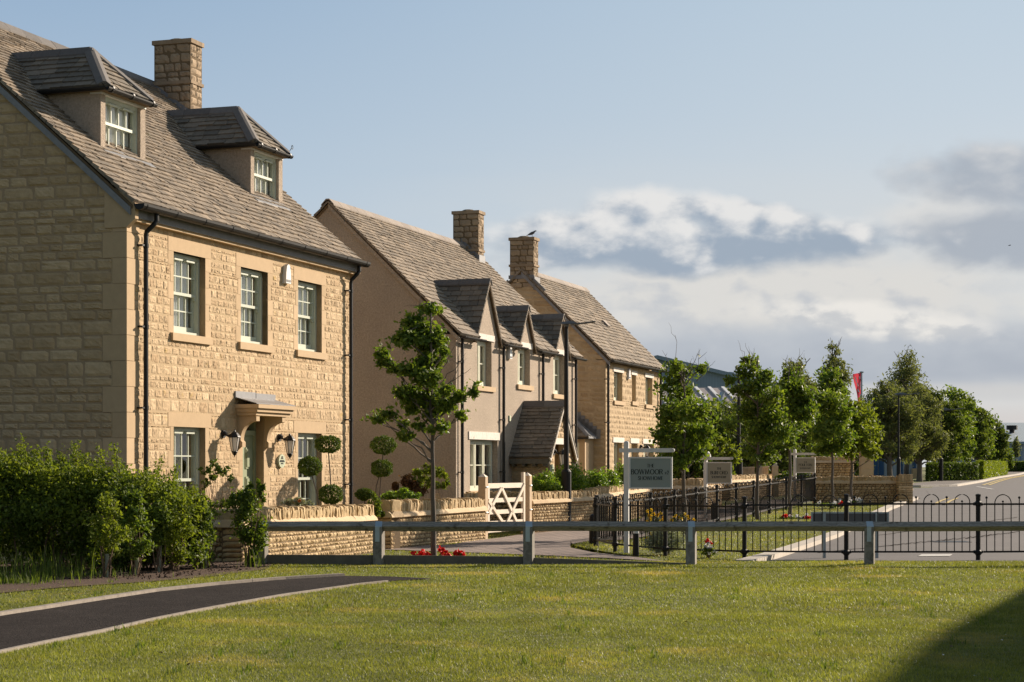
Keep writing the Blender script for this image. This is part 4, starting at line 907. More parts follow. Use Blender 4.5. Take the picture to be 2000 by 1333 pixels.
# ================================================================== HOUSE 3
def stone_house_3():
    Wd, De, ZE, SL = 6.18, 4.80, 2.92, 1.0; RY = De/2; ZR = ZE+SL*(RY+.15)-.05; GB = -1.30; SL = (ZR-ZE)/(RY+.15)
    root = thing('stone_cottage', 'smaller two storey stone cottage with narrow casements and a chimney on its near gable', 'house', (H3.X, H3.Y, 0), H3.rz, 'new stone houses along the lane')
    ups = [(.84, 1.74, 1.80, 2.60), (2.78, 3.24, 1.84, 2.60), (4.34, 5.17, 1.80, 2.60)]; gnd = [(.84, 1.74, -.6, .645), (2.72, 3.42, -.6, .645), (4.13, 5.35, GB, .645)]
    holes = ups+gnd
    m = MB(); facade_core(m, 0, Wd, GB, ZE-.1, holes, 1)
    zr = lambda y: ZE+SL*(min(y, De-y)+.15)-.09
    for x in (0.0, Wd-.25): m.prism([(x, .28, GB), (x, De, GB), (x, De, zr(De)), (x, RY, zr(RY)), (x, .28, zr(.28))], (.25, 0, 0), .3, 1)
    m.box(.25, Wd-.25, De-.25, De, GB, 2.6, .3, 1)
    sur = [(a-.12, b+.12, d, d+.13) for a, b, c, d in holes]+[(a-.08, b+.16, c-.11, c) for a, b, c, d in ups+gnd[:2]]
    stones(m, 0, Wd, GB, ZE-.1, mp_front, (.10, .17), (.14, .32), holes+sur, depth=.013, rough=.005, nx=5, ny=4)
    stones(m, 0, De, GB, ZR, mp_gable, (.10, .19), (.22, .5), clip=lambda z: (max(0, (z+.12-ZE)/SL-.15), min(De, De-((z+.12-ZE)/SL-.15))), depth=.014, rough=.004, nx=5, ny=4)
    m.build('wall', ['gstone', 'mortar'], root, world=False)
    for i, (a, b, c, d) in enumerate(ups): casement(root, a, b, c, d, .15, 2 if i != 1 else 1, True, (-.10, .10, .12), slit=(i == 1))
    for i, (a, b, c, d) in enumerate(gnd): casement(root, a, b, c, d, .15, (2, 1, 2)[i], i < 2, (-.14, .14, .14), slit=(i == 1))
    ca = 1/math.hypot(1, SL); vd = np.array([0, ca, SL*ca]); sl = (RY+.15)/ca; rm = MB()
    for y0_ in (-.12, De+.12): rm.prism([(-.04, y0_, ZE-.06), (Wd+.04, y0_, ZE-.06), (Wd+.04, RY, ZR-.05), (-.04, RY, ZR-.05)], (0, 0, -.05), .5, 1)
    tiles(rm, (0, -.16, ZE-.012), (1, 0, 0), vd, lambda v: -.08, lambda v: Wd+.08, sl, .175, .105, (.11, .24), .021)
    tiles(rm, (0, De+.16, ZE-.012), (-1, 0, 0), (0, -ca, SL*ca), lambda v: -Wd-.08, lambda v: .08, sl, .3, .2, (.3, .5), .02)
    r = rm.build('roof', ['tile', 'wallcore'], root, world=False)
    k = MB(); ridge_run(k, (.42, RY, ZR+.02), (Wd+.1, RY, ZR+.02), .15, .12, .46); k.build('ridge_tile', 'ridgew', r, world=False)
    vm = MB(); vm.prism([(-.055, -.12, ZE-.10), (-.055, RY, ZR-.07), (-.055, RY, ZR-.17), (-.055, -.12, ZE-.20)], (.05, 0, 0), .5); vm.build('verge_strip', 'lead', r, world=False)
    x = H3.lx(1187, 1.0); t = MB(); t.obox((x, 1.05, ZE+SL*1.2+.06), (1, 0, 0), vd, np.cross((1, 0, 0), vd), .14, .12, .03, .9); t.build('roof_vent', 'ridgew', r, world=False)
    gutter(root, -.06, Wd+.12, -.205, 2.865, .05)
    for px in (1188, 1290.5): downpipe(root, H3.lx(px, -.07), 2.85, GB, -.07, False)
    alarm_box(root, H3.lx(1226), H3.z(732, 2.2), .9)
    y0, y1 = 2.06, 2.74; c = chimney(root, -.012, .42, y0, y1, 4.9, H3.z(464, 0, 2.4), H3.z(521, 0, 2.4))
    lm = MB(); za = lambda y: ZE+SL*(min(y, De-y)+.15)
    lm.box(-.05, -.013, y0-.03, y1+.03, H3.z(545, 0, 2.4), H3.z(538, 0, 2.4), .0); lm.box(-.06, .44, y0-.05, y0-.012, za(y0)-.25, za(y0)+.12, .0)
    lm.obox((-.05, y0-.18, za(y0-.1)-.04), (1, 0, 0), vd, np.cross((1, 0, 0), vd), .02, .22, .05, 0); lm.obox((-.05, y1+.18, za(y1+.1)-.04), (1, 0, 0), vd*np.array([1, -1, 1]), (0, .7, .7), .02, .22, .05, 0)
    lm.build('lead_flashing', 'lead', c, world=False)
    # stone bay on the gable
    b = MB(); ya, yb, xo = .34, 3.0, -.85; zt = .76
    b.box(xo, 0, ya, ya+.16, GB, zt, .5); b.box(xo, xo+.15, 1.55, yb, GB, zt, .5); b.box(xo, xo+.15, ya+.16, 1.55, .62, zt, .5); b.box(xo, xo+.15, ya+.16, 1.55, GB, -.4, .5); b.box(xo+.15, 0, yb-.15, yb, GB, zt, .5); b.box(xo+.16, -.02, ya+.2, yb-.2, -.3, -.28, 0, 1)
    by = b.build('bay', ['ashlar', 'dark'], root, world=False)
    w = MB(); xw = xo+.04
    w.box(xw, xw+.06, ya+.16, ya+.23, -.4, .62); w.box(xw, xw+.06, ya+.23, 1.55, .55, .62); w.box(xw, xw+.06, ya+.23, 1.55, -.4, -.33); w.box(xw, xw+.06, 1.0, 1.06, -.33, .55); w.box(xw, xw+.06, 1.48, 1.55, -.33, .55)
    w.box(xw+.01, xw+.05, ya+.23, 1.48, .1, .13); w.quad((xw+.03, 1.48, -.33), (xw+.03, ya+.23, -.33), (xw+.03, ya+.23, .55), (xw+.03, 1.48, .55), 0, 1); w.build('window', ['cream', 'glass'], by, world=False)
    h = MB(); rt = 1.62; e0 = (xo-.12, ya-.14, zt+.02); top = 0
    sa = math.hypot(.95, rt-zt-.02); tiles(h, (xo-.12, 0, zt+.02), (0, -1, 0), (.95/sa, 0, (rt-zt)/sa), lambda v: -yb-.1, lambda v: -(ya-.14)-1.0*v/sa, sa, .17, .15, (.2, .36), .02)
    h.prism([(xo-.12, ya-.14, zt), (xo-.12, yb+.1, zt), (-.01, yb+.1, rt-.05), (-.01, ya+.86, rt-.05)], (0, 0, -.04), .3, 1)
    h.prism([(xo-.12, ya-.14, zt), (-.01, ya-.14, zt), (-.01, ya+.86, rt-.05)], (0, .0, -.03), .3, 2)
    n = 9
    for i in range(n):                                     # stepped lead flashing climbing the gable beside the hip
        t = i/n; h.box(-.03, -.018, ya-.20+1.0*t, ya-.20+1.0*(t+1/n)+.10, zt+(rt-zt)*t-.03, zt+(rt-zt)*(t+1/n)+.13, .2+.1*(i % 3), 2)
    ridge_run(h, (xo-.12, ya-.14, zt+.05), (-.01, ya+.86, rt+.02), .07, .04, .5, 2)
    h.box(xo-.15, xo-.08, ya-.14, yb+.1, zt-.05, zt, 0, 3)
    h.build('bay_roof', ['dtile', 'wallcore', 'lead', 'plastic'], by, world=False)
    lo = lantern(root, 3.72, .55, 1.0)
    return root
house3 = stone_house_3()

# pigeon on the chimney of the far cottage, and a bird in flight
def pigeon():
    c = H3.w(.05, 2.06, 0); d = H3.yw(0, 2.06); x0 = wx(1036, d); z0 = H3.z(464, 0, 2.4)+.02
    root = thing('pigeon', 'dark pigeon perched on the chimney of the far stone cottage', 'bird', (x0, d, z0))
    m = MB(); s = d/F
    P_ = lambda px, py: (x0+(px-1036)*s, d, z0+(463-py)*s)
    m.tube([P_(1028, 462), P_(1031, 460.8), P_(1035, 459), P_(1039, 457.5), P_(1042, 456), P_(1044, 454), P_(1045.5, 453), P_(1047, 452.8), P_(1048.2, 453.2)], np.array([.3, .9, 2.2, 3.0, 2.5, 1.5, 1.25, 1.1, .2])*s, 10)
    for k in (0, .02): m.tube([(x0+3*s, d+k, z0+4*s), (x0+4*s, d+k, z0-.01)], .35*s, 5)
    m.build('body', 'bird', root, smooth=True)
pigeon()
def flying():
    d = 60; x, z = wx(1972, d), wz(479.5, d); m = MB(); s = d/F
    m.tube([(x-3*s, d, z-.9*s), (x, d, z), (x+1.5*s, d, z+.3*s), (x+2.6*s, d, z+.5*s)], np.array([.3, .9, .8, .2])*s, 8)
    m.add([(x-1*s, d, z), (x+1*s, d, z), (x+3.4*s, d+.15, z+1.2*s)], [(0, 1, 2)], .2); m.add([(x-1*s, d, z), (x+1*s, d, z), (x-3*s, d-.15, z-1.1*s)], [(0, 1, 2)], .2)
    tag(m.build('flying_bird', 'bird'), 'small dark bird flying in the sky far to the right', 'bird')
flying()
# neighbouring house out of frame on the right: it stands across the road and throws the lawn's shadow
def neighbour():
    root = thing('neighbour_house', 'stone house across the road beyond the right edge of the view', 'house', (12.5, 23.5, 0), math.atan2(UY, UX))
    Wd, De, ZE, SL = 4.0, 7.4, 2.9, .85; RY = De/2; ZR = ZE+SL*RY; m = MB()
    facade_core(m, -8, Wd, -1.45, ZE, [(-6, -5, 1.4, 2.5), (-1, 0, 1.4, 2.5), (-6, -5, -.6, .6)], 0, .25, -De+.0)
    for x in (-8, Wd-.2): m.prism([(x, -De, -1.45), (x, 0, -1.45), (x, 0, ZE), (x, -RY, ZR), (x, -De, ZE)], (.2, 0, 0), .5, 0)
    m.box(-7.8, Wd-.2, -.2, 0, -1.45, ZE, .5, 0); m.build('wall', ['gstone'], root, world=False)
    r = MB(); ca = 1/math.hypot(1, SL)
    r.prism([(-8.05, .12, ZE-.1), (Wd+.05, .12, ZE-.1), (Wd+.05, -RY, ZR), (-8.05, -RY, ZR)], (0, 0, .06), .5, 0)
    r.prism([(-8.05, -De-.12, ZE-.1), (Wd+.05, -De-.12, ZE-.1), (Wd+.05, -RY, ZR), (-8.05, -RY, ZR)], (0, 0, .06), .5, 0)
    r.build('roof', ['tile'], root, world=False)
    for a, b, c, d in ((-6, -5, 1.4, 2.5), (-1, 0, 1.4, 2.5), (-6, -5, -.6, .6)):
        w = MB(); w.box(a, b, -De+.1, -De+.12, c, d, 0, 1); w.box(a, b, -De+.08, -De+.1, (c+d)/2-.02, (c+d)/2+.02, 0, 0); w.box(a, a+.06, -De+.06, -De+.1, c, d); w.box(b-.06, b, -De+.06, -De+.1, c, d)
        w.build('window', ['cream', 'glass'], root, world=False)
neighbour()
# ================================================================== GARDEN WALLS
def wall_run(name, label, A, B, zl, zt, zb=None, th=.30, group='dry stone garden walls', ends=(1, 1), back=False, cock=1.0):
    """dry stone wall from A to B (sunny side on the right of A->B); zl ledge height, zt coping top (pairs for both ends)"""
    A, B = np.array(A, float), np.array(B, float); L_ = np.linalg.norm(B-A); d = (B-A)/L_; n = np.array([d[1], -d[0]])
    zl = zl if isinstance(zl, tuple) else (zl, zl); zt = zt if isinstance(zt, tuple) else (zt, zt)
    z0 = min(float(gz(A[1])), float(gz(B[1])))-.06 if zb is None else zb
    root = thing(name, label, 'wall', (A[0], A[1], z0), 0, group)
    lz = lambda t: zl[0]+(zl[1]-zl[0])*t; tz = lambda t: zt[0]+(zt[1]-zt[0])*t
    W3 = lambda a, off, z: np.stack(np.broadcast_arrays(A[0]+d[0]*a+n[0]*off, A[1]+d[1]*a+n[1]*off, z), -1)
    m = MB(); v = [W3(a, o, z) for a, t in ((.01, 0), (L_-.01, 1)) for o in (-th, -.012) for z in (z0, lz(t))]
    m.add(v, [(0, 2, 3, 1), (4, 5, 7, 6), (0, 1, 5, 4), (2, 6, 7, 3), (1, 3, 7, 5)], .3, 1)
    kw = dict(rows=(.045, .10), wid=(.05, .17), depth=.020, rough=.005, mort=.0035, nx=5, ny=4, jitter=.006, rand=1.0)
    def fit(mp): return lambda a, b, D: mp(a, z0+(b-z0)*(lz(np.clip(a/L_, 0, 1))-z0)/(zl[0]-z0), D)
    stones(m, 0, L_, z0, zl[0], fit(lambda a, z, D: W3(a, D-.012, z)), **kw)
    if back: stones(m, 0, L_, z0, zl[0], fit(lambda a, z, D: W3(a, -th-D, z)), **kw)
    if ends[0]: stones(m, 0, th, z0, zl[0], lambda a, z, D: W3(-D+.01, a-th, z), **{**kw, 'wid': (.12, .3)})
    if ends[1]: stones(m, 0, th, z0, zl[1], lambda a, z, D: W3(L_+D-.01, a-th, z), **{**kw, 'wid': (.12, .3)})
    m.build('wall_face', ['drystone', 'wallcore'], root)
    l = MB(); k = max(2, int(L_/.3)); o0, o1 = -th-.035, .045
    for i in range(k):
        t0, t1 = i/k, (i+1)/k; a0, a1 = L_*t0-(.05 if i == 0 else 0), L_*t1+(.05 if i == k-1 else 0); j = random.uniform(-.006, .006)
        pr0 = [W3(a0, o0, lz(t0)-.03), W3(a0, o1, lz(t0)-.03), W3(a0, o1-.02, lz(t0)+.02+j), W3(a0, -.04, lz(t0)+.075), W3(a0, -th+.04, lz(t0)+.075), W3(a0, o0+.02, lz(t0)+.02)]
        pr1 = [W3(a1, o0, lz(t1)-.03), W3(a1, o1, lz(t1)-.03), W3(a1, o1-.02, lz(t1)+.02+j), W3(a1, -.04, lz(t1)+.075), W3(a1, -th+.04, lz(t1)+.075), W3(a1, o0+.02, lz(t1)+.02)]
        l.add(pr0+pr1, [(q, (q+1) % 6, (q+1) % 6+6, q+6) for q in range(6)], random.random()); 
        if i == 0: l.add(pr0, [(0, 1, 2), (0, 2, 3), (0, 3, 4), (0, 4, 5)], .5)
        if i == k-1: l.add(pr1, [(0, 1, 2), (0, 2, 3), (0, 3, 4), (0, 4, 5)], .5)
    l.build('mortar_bed', 'ledge', root)
    c = MB(); a = .0
    while a < L_-.02:                                     # stones set on edge
        w = random.uniform(.035, .085); t = a/L_; hh = (tz(t)-lz(t)-.05); tall = hh*random.choice((1, .93, .86, 1.04, .8)) if cock else hh
        p = np.array([*(A+d*(a+w/2)-n*(th/2)), lz(t)+.05+tall/2]); tl = random.uniform(-.16, .10); ax = np.array([d[0]*math.cos(tl), d[1]*math.cos(tl), math.sin(tl)]); az_ = np.array([-d[0]*math.sin(tl), -d[1]*math.sin(tl), math.cos(tl)])
        hw = th/2*random.uniform(.80, 1.0); rr = random.random(); ys = np.linspace(-1, 1, 5)
        V = []
        for q in (-1, 1):
            for zz in (-1, 0, .75, 1):
                for y in (-1, -.5, .5, 1):
                    rd = 1 if zz < .7 else (1 if abs(y) < .6 else (.86 if zz > .9 else .97)); top = zz if not (zz > .9 and abs(y) > .6) else .88
                    V.append(p+ax*(q*w/2*.93+random.uniform(-.006, .006))+np.array([*n, 0])*(y*hw*rd+random.uniform(-.010, .010))+az_*(top*tall/2+random.uniform(-.010, .010)))
        ix = lambda q, i, j: q*16+i*4+j; f = []
        for i in range(3):
            for j in range(3): f += [(ix(0, i, j), ix(0, i+1, j), ix(0, i+1, j+1), ix(0, i, j+1)), (ix(1, i, j), ix(1, i, j+1), ix(1, i+1, j+1), ix(1, i+1, j))]
            f += [(ix(0, i, 0), ix(1, i, 0), ix(1, i+1, 0), ix(0, i+1, 0)), (ix(0, i, 3), ix(0, i+1, 3), ix(1, i+1, 3), ix(1, i, 3))]
        for j in range(3): f.append((ix(0, 3, j), ix(1, 3, j), ix(1, 3, j+1), ix(0, 3, j+1)))
        c.add(V, f, rr); a += w*.94
    c.build('coping_stones', 'drystone', root)
    return root
wall_run('garden_wall', 'dry stone wall with upright coping in front of the three storey house door', (-3.62, 25.45), (-2.30, 31.75), (-.80, -.885), (-.575, -.655))
wall_run('garden_wall', 'shaded stub of dry stone wall running back behind the hedge shrubs', (-5.5, 25.95), (-3.66, 25.50), -.80, -.585, ends=(0, 0))
wall_run('garden_wall', 'dry stone wall beside the street tree, ending at the timber gate', (-2.09, 32.75), (-.52, 37.15), (-.865, -.85), (-.60, -.635))
wall_run('garden_wall', 'short return of dry stone wall facing the lawn beside the clipped lollipop bushes', (-2.55, 33.05), (-2.10, 32.77), -.865, -.60, ends=(0, 0))
wall_run('garden_wall', 'inner dry stone wall seen behind the open timber gate', (-1.6, 40.3), (.35, 41.6), -.78, -.56, ends=(1, 1))
wall_run('garden_wall', 'dry stone wall below the laurel bushes to the right of the gate', (.44, 39.6), (1.86, 42.3), (-.765, -.74), (-.55, -.55))
wall_run('garden_wall', 'dry stone wall carrying on behind the white post of the sage sign', (1.90, 42.36), (3.55, 48.6), (-.70, -.62), (-.50, -.42), ends=(0, 1))
wall_run('garden_wall', 'shaded dry stone wall facing the camera behind the beige hanging sign', (3.35, 51.6), (5.12, 51.6), -.60, -.35)
wall_run('garden_wall', 'sunlit end of dry stone wall below the beige hanging sign', (5.16, 51.65), (6.05, 54.6), -.60, -.36)
wall_run('garden_wall', 'long dry stone wall under the new timber fence in the far front gardens', (6.85, 59.5), (11.2, 72.4), -.50, -.30)
wall_run('garden_wall', 'broad dry stone wall facing the camera at the far end of the green', (8.95, 56.2), (11.40, 56.2), -.50, -.31, th=.34)
def pier(label, x, y, w, z0, z1, mats=('drystone', 'wallcore'), cap=None, name='stone_pier', smooth=False):
    root = thing(name, label, 'pillar', (x, y, z0)); m = MB(); m.box(x-w/2+.01, x+w/2-.01, y-w/2+.01, y+w/2-.01, z0, z1, .3, 1)
    kw = dict(rows=(.05, .10), wid=(.1, .28), depth=.02, rough=.005, mort=.004, nx=4, ny=4) if not smooth else dict(rows=(.24, .3), wid=(.3, .5), depth=.006, rough=.001, mort=.003, nx=4, ny=4)
    stones(m, -w/2, w/2, z0, z1, lambda a, z, D: np.stack([x+a, y-w/2-D, z], -1), **kw); stones(m, -w/2, w/2, z0, z1, lambda a, z, D: np.stack([x+w/2+D, y+a, z], -1), **kw); stones(m, -w/2, w/2, z0, z1, lambda a, z, D: np.stack([x-w/2-D, y+a, z], -1), **kw)
    m.build('shaft', list(mats), root); c = MB()
    if cap == 'flat': c.box(x-w/2-.05, x+w/2+.05, y-w/2-.05, y+w/2+.05, z1, z1+.09); c.build('cap', 'ashlar', root)
    else:
        for i in range(5): a = x-w/2+w*(i+.5)/5; c.box(a-w*.09, a+w*.09, y-w/2, y+w/2, z1+.0, z1+random.uniform(.1, .19), random.random())
        c.build('cap_stones', 'drystone', root)
    return root
pier('square dry stone pier closing the right end of the far wall', 11.62, 56.1, .42, -1.15, -.44)
pier('smooth dressed stone gate pillar with flat cap beyond the far wall', wx(1692, 60.5), 60.5, .40, -1.15, wz(886, 60.5), ('ashlar', 'mortar'), 'flat', 'gate_pillar', True)
wall_run('garden_wall', 'taller dry stone wall joining the smooth gate pillar', (9.75, 61.5), (11.1, 61.5), .12, .30, th=.3)

# ================================================================== KNEE RAIL FENCE
def knee_rail():
    D = 25.0; R = thing('knee_rail', 'weathered low timber knee rail fence along the edge of the foreground lawn', 'fence', (wx(1033, D), D, -1.3))
    posts = [512, 740, 1033, 1350, 1698, 2085]; zt = wz(1019, D); s = .128/2
    dd = lambda px: D-.25*(px-1000)/1000*0
    # square rail set on its corner
    edges = [492]+posts[1:]+[2230]
    for a, b in zip(edges[:-1], edges[1:]):
        m = MB(); x0, x1 = wx(a, D)+.002, wx(b, D)-.002; zc = zt-s; n = 10; rr = random.random()
        xs = np.linspace(x0, x1, n); V = []
        for x in xs:
            w = .003*math.sin(x*2.1)
            for dy_, dz_ in ((0, s), (-s, .0), (0, -s), (s, 0)): V.append((x, D+dy_+w, zc+dz_+w))
        m.add(V, [(i*4+j, i*4+(j+1) % 4, i*4+4+(j+1) % 4, i*4+4+j) for i in range(n-1) for j in range(4)]+[(0, 3, 2, 1), (n*4-4, n*4-3, n*4-2, n*4-1)], rr)
        m.build('rail', 'wood', R)
    for i, px in enumerate(posts):
        x = wx(px, D); m = MB(); w = .062; rr = random.random()
        # post with birdsmouth notch that carries the rail
        ang = math.radians(-16); ax = np.array([math.cos(ang), math.sin(ang), 0]); ay = np.array([-math.sin(ang), math.cos(ang), 0])
        m.obox((x, D, (-1.6+zt-s*2)/2), ax, ay, (0, 0, 1), w, w, (zt-s*2+1.6)/2, rr)
        for sg in (-1, 1): o_ = np.array([x, D, 0])-ax*w; m.prism([o_+ay*sg*w+[0, 0, zt-s*2], o_+ay*sg*w+[0, 0, zt-s-.006], o_+ay*sg*.006+[0, 0, zt-s*2+.002]], ax*2*w, rr)
        p = m.build('post', 'wood', R)
        q = MB(); e = .0035
        q.prism([(x-.045, D, zt+e), (x-.045, D-s-e, zt-s), (x-.045, D-s-e, zt-s-.002), (x-.045, D, zt-.001)], (.09, 0, 0), .3); q.prism([(x-.045, D, zt+e), (x-.045, D+s+e, zt-s), (x-.045, D+s+e, zt-s-.002), (x-.045, D, zt-.001)], (.09, 0, 0), .3)
        q.box(x-.045, x+.045, D-w-.006, D-w-.001, zt-s-.20, zt-s-.0, .8); q.box(x-.045, x+.045, D-s-.006, D-w-.001, zt-s-.01, zt-s+.0, .8)
        for zz in (.05, .16): q.lathe((x, D-w-.008, zt-s-zz), [(.006, -.002), (.006, .002)], 6)
        q.build('strap', 'galv', p)
    # gravel boards along the foot
    tops = {0: (-1.175, -1.18), 1: (-1.18, -1.20), 2: (-1.215, -1.285)}
    for i in range(3):
        x0, x1 = wx(posts[i], D)+.063, wx(posts[i+1], D)-.063; a, b = tops[i]; m = MB()
        m.prism([(x0, D-.0, -1.6), (x1, D-.0, -1.6), (x1, D-.0, b), (x0, D-.0, a)], (0, .03, 0), random.random()); m.build('gravel_board', 'board', R)
knee_rail()

# ================================================================== BOW-TOP RAILINGS
def railing(name, label, posts, base, top, spacing=.115, pr=.036, br=.0080, group='black bow top railings round the green'):
    """posts = [(x,y)], base/top = z lists"""
    R = thing(name, label, 'railing', (*posts[0], base[0]), 0, group)
    for i, (p, b, t) in enumerate(zip(posts, base, top)):
        m = MB(); m.tube([(*p, b-.05), (*p, t)], pr, 10); m.lathe((*p, t), [(pr*1.15, -.03), (pr*1.15, 0), (0, .012)], 10); m.lathe((*p, b+.12), [(pr*1.05, -.04), (pr*1.5, -.02), (pr*1.5, .02), (pr*1.05, .04)], 10); m.lathe((*p, t-.14), [(pr*1.05, -.04), (pr*1.45, -.02), (pr*1.45, .02), (pr*1.05, .04)], 10)
        m.build('post', 'iron', R)
    for (p, q, b0, b1, t0, t1) in zip(posts[:-1], posts[1:], base[:-1], base[1:], top[:-1], top[1:]):
        p, q = np.array(p), np.array(q); L_ = np.linalg.norm(q-p); d = (q-p)/L_; m = MB(); zb, zt = (b0+b1)/2, (t0+t1)/2
        bo = b0+(b1-b0)*.5; at = lambda a, z: (p[0]+d[0]*a, p[1]+d[1]*a, z)
        sl = lambda a: (b1-b0)*(a/L_-.5)
        h = zt-zb; zl, zh = .13*h/1.0+zb, zt-.145*h
        for z in (zl, zh): m.obox(at(L_/2, z), (*d, (b1-b0)/L_), (-d[1], d[0], 0), (0, 0, 1), L_/2-.045, .007, .014)
        for a in (.06, L_-.06):
            for z in (zl, zh): m.lathe(at(a, z+sl(a)), [(.0, -.028), (.026, -.012), (.026, .012), (0, .028)], 6)
        n = max(4, int(round((L_-.14)/spacing))); n -= (n % 4) if n > 8 else 0; n = max(n, 4); sp = (L_-.14)/n; x = .07+sp*.5
        for k in range(n):
            a = .07+sp*(k+.5); ph = k % 4; zo = sl(a)
            if ph == 0: m.tube([at(a, zl+zo), at(a, zt-.06*h+zo)], br, 6); m.lathe(at(a, zt-.045*h+zo), [(0, -.022), (.019, -.011), (.019, .011), (0, .022)], 8)
            elif ph == 1:
                r = sp; c = a+sp; pts = [at(a, zl+zo), at(a, zt-r+zo)]+[at(c-r*math.cos(th), zt-r+r*math.sin(th)+zo) for th in np.linspace(0, math.pi, 13)[1:-1]]+[at(a+2*sp, zt-r+zo), at(a+2*sp, zl+zo)]
                m.tube(pts, br, 6)
            elif ph == 2: m.tube([at(a, zl+zo), at(a, zt-.125*h+zo)], br, 6); m.lathe(at(a, zt-.105*h+zo), [(0, -.018), (.016, -.009), (.016, .009), (0, .018)], 8)
        m.build('railing_panel', 'iron', R)
    return R
def PT(px, d): return (wx(px, d), d)
fr = [(1163, 34.2, 1067, 972), (1201.5, 31.9, 1077, 972), (1299.5, 30.4, 1087, 973), (1454, 29.3, 1093, 971), (1653, 28.75, 1095, 966), (1910.5, 28.75, 1095, 966), (2180, 29.2, 1093, 967)]
railing('bow_top_railing', 'front run of black bow top railings curving past the street name sign', [PT(a, b) for a, b, c, d in fr], [wz(c, b) for a, b, c, d in fr], [wz(d, b) for a, b, c, d in fr])
dirv = np.array([7.46, 21.8]); bk = []
for t in (0.004, .085, .17, .255, .34, .43, .52, .61, .70, .80, .90, .995):
    y = 34.2+21.8*t; x = 1.507+7.46*t; zb = float(gz(y)); bk.append(((x, y), zb, zb+.91))
railing('bow_top_railing', 'back run of black bow top railings stepping up beside the block paved path', [b[0] for b in bk], [b[1] for b in bk], [b[2] for b in bk], .115, .034, .0115)

# ================================================================== TIMBER GATE AND POSTS
def gate_post(px, d, py_top, label, w=.15):
    x = wx(px, d); z1 = wz(py_top, d); z0 = -1.5; r = thing('gate_post', label, 'post', (x, d, z0), 0, 'square oak gate posts')
    m = MB(); ax = np.array([UX, UY, 0]); ay = np.array([UY, -UX, 0]); m.obox((x, d, (z0+z1-.05)/2), ax, ay, (0, 0, 1), w/2, w/2, (z1-.05-z0)/2); m.build('shaft', 'oak', r)
    c = MB(); pts = [np.array((x, d, z1-.05))+ax*w/2*1.04*i+ay*w/2*1.04*j for i, j in ((-1, -1), (1, -1), (1, 1), (-1, 1))]; c.add(pts+[np.array((x, d, z1+.02))], [(0, 1, 4), (1, 2, 4), (2, 3, 4), (3, 0, 4)], .8); c.build('cap', 'palewood', r)
    k = MB()
    for zz in (.25, .75): k.tube([np.array((x, d, z1-zz))+ay*(w/2+.01)-ax*.05, np.array((x, d, z1-zz))+ay*(w/2+.01)+ax*.05], .012, 6)
    k.build('hinge', 'galv', r); return r
gate_post(943.5, 37.3, 927, 'square oak gate post left of the pale five bar gate'); gate_post(1030, 39.3, 925, 'square oak gate post right of the pale five bar gate')
def field_gate():
    A = np.array([wx(951, 37.5), 37.5]); B = np.array([wx(1023, 39.1), 39.1]); L_ = np.linalg.norm(B-A); d = (B-A)/L_; n = np.array([d[1], -d[0]]); z0, z1 = -1.33, -.355
    R = thing('field_gate', 'pale timber five bar gate with crossed braces between two oak posts', 'gate', (*A, z0))
    P3 = lambda a, z, o=0: np.array([A[0]+d[0]*a+n[0]*o, A[1]+d[1]*a+n[1]*o, z])
    def bar(a0, z0_, a1, z1_, h, t, o=0.0, name='bar'):
        m = MB(); p, q = P3(a0, z0_, o), P3(a1, z1_, o); v = q-p; l = np.linalg.norm(v); v /= l; m.obox((p+q)/2, v, (*n, 0), np.cross(v, (*n, 0)), l/2, t/2, h/2); m.build(name, 'palewood', R)
    for z, h in ((z1-.045, .10), (z1-.335, .085), (z1-.57, .085), (z1-.79, .085), (z0+.045, .085)): bar(0, z, L_, z, h, .035)
    bar(.03, z0, .03, z1, .07, .06, 0, 'stile'); bar(L_-.03, z0, L_-.03, z1+.22, .08, .06, 0, 'stile')
    for a, b in (((.0, z1-.33), (L_*.52, z0+.03)), ((L_-.03, z1-.03), (L_*.40, z0+.03)), ((L_*.34, z1-.1), (.02, z0+.4)), ((L_*.36, z1-.1), (L_*.85, z0+.03))): bar(a[0], a[1], b[0], b[1], .07, .025, .032, 'brace')
    k = MB(); k.tube([P3(L_-.02, z1-.06, -.05), P3(L_-.02, z1+.02, -.05), P3(L_+.06, z1+.02, -.05)], .010, 6); k.build('latch', 'iron', R)
field_gate()

# ================================================================== STREET LAMPS
def street_lamp(label, px, d, pytop, gzv, arm=.55, thick=.065, split=None):
    x = wx(px, d); z1 = wz(pytop, d); r = thing('street_lamp', label, 'street lamp', (x, d, gzv), 0, 'black street lamps along the lane'); h = z1-gzv; zs = gzv+(split or h*.27)
    m = MB(); m.tube([(x, d, gzv-.05), (x, d, zs), (x, d, zs+.06)], [thick*1.45, thick*1.45, thick*.8], 14); m.build('base', 'iron', r)
    m = MB(); m.tube([(x, d, zs+.05), (x, d, z1-.02)], [thick*.78, thick*.55], 12); m.build('column', 'iron', r)
    m = MB(); s = arm/.55
    m.add([(x-.09*s, d-.10*s, z1-.01), (x+.24*s, d-.13*s, z1), (x+.24*s, d+.13*s, z1), (x-.09*s, d+.10*s, z1-.01), (x-.09*s, d-.05*s, z1+.035*s), (x+.10*s, d-.07*s, z1+.06*s), (x+.10*s, d+.07*s, z1+.06*s), (x-.09*s, d+.05*s, z1+.035*s)],
          [(0, 3, 2, 1), (4, 5, 6, 7), (0, 1, 5, 4), (2, 3, 7, 6), (0, 4, 7, 3), (1, 2, 6, 5)], .4)
    m.obox((x+.32*s, d, z1+.012*s), (1, 0, .12), (0, 1, 0), (0, 0, 1), .24*s, .10*s, .012*s); m.tube([(x, d, z1-.06), (x, d, z1)], .05*s, 10); m.build('luminaire', 'grey', r)
    return r
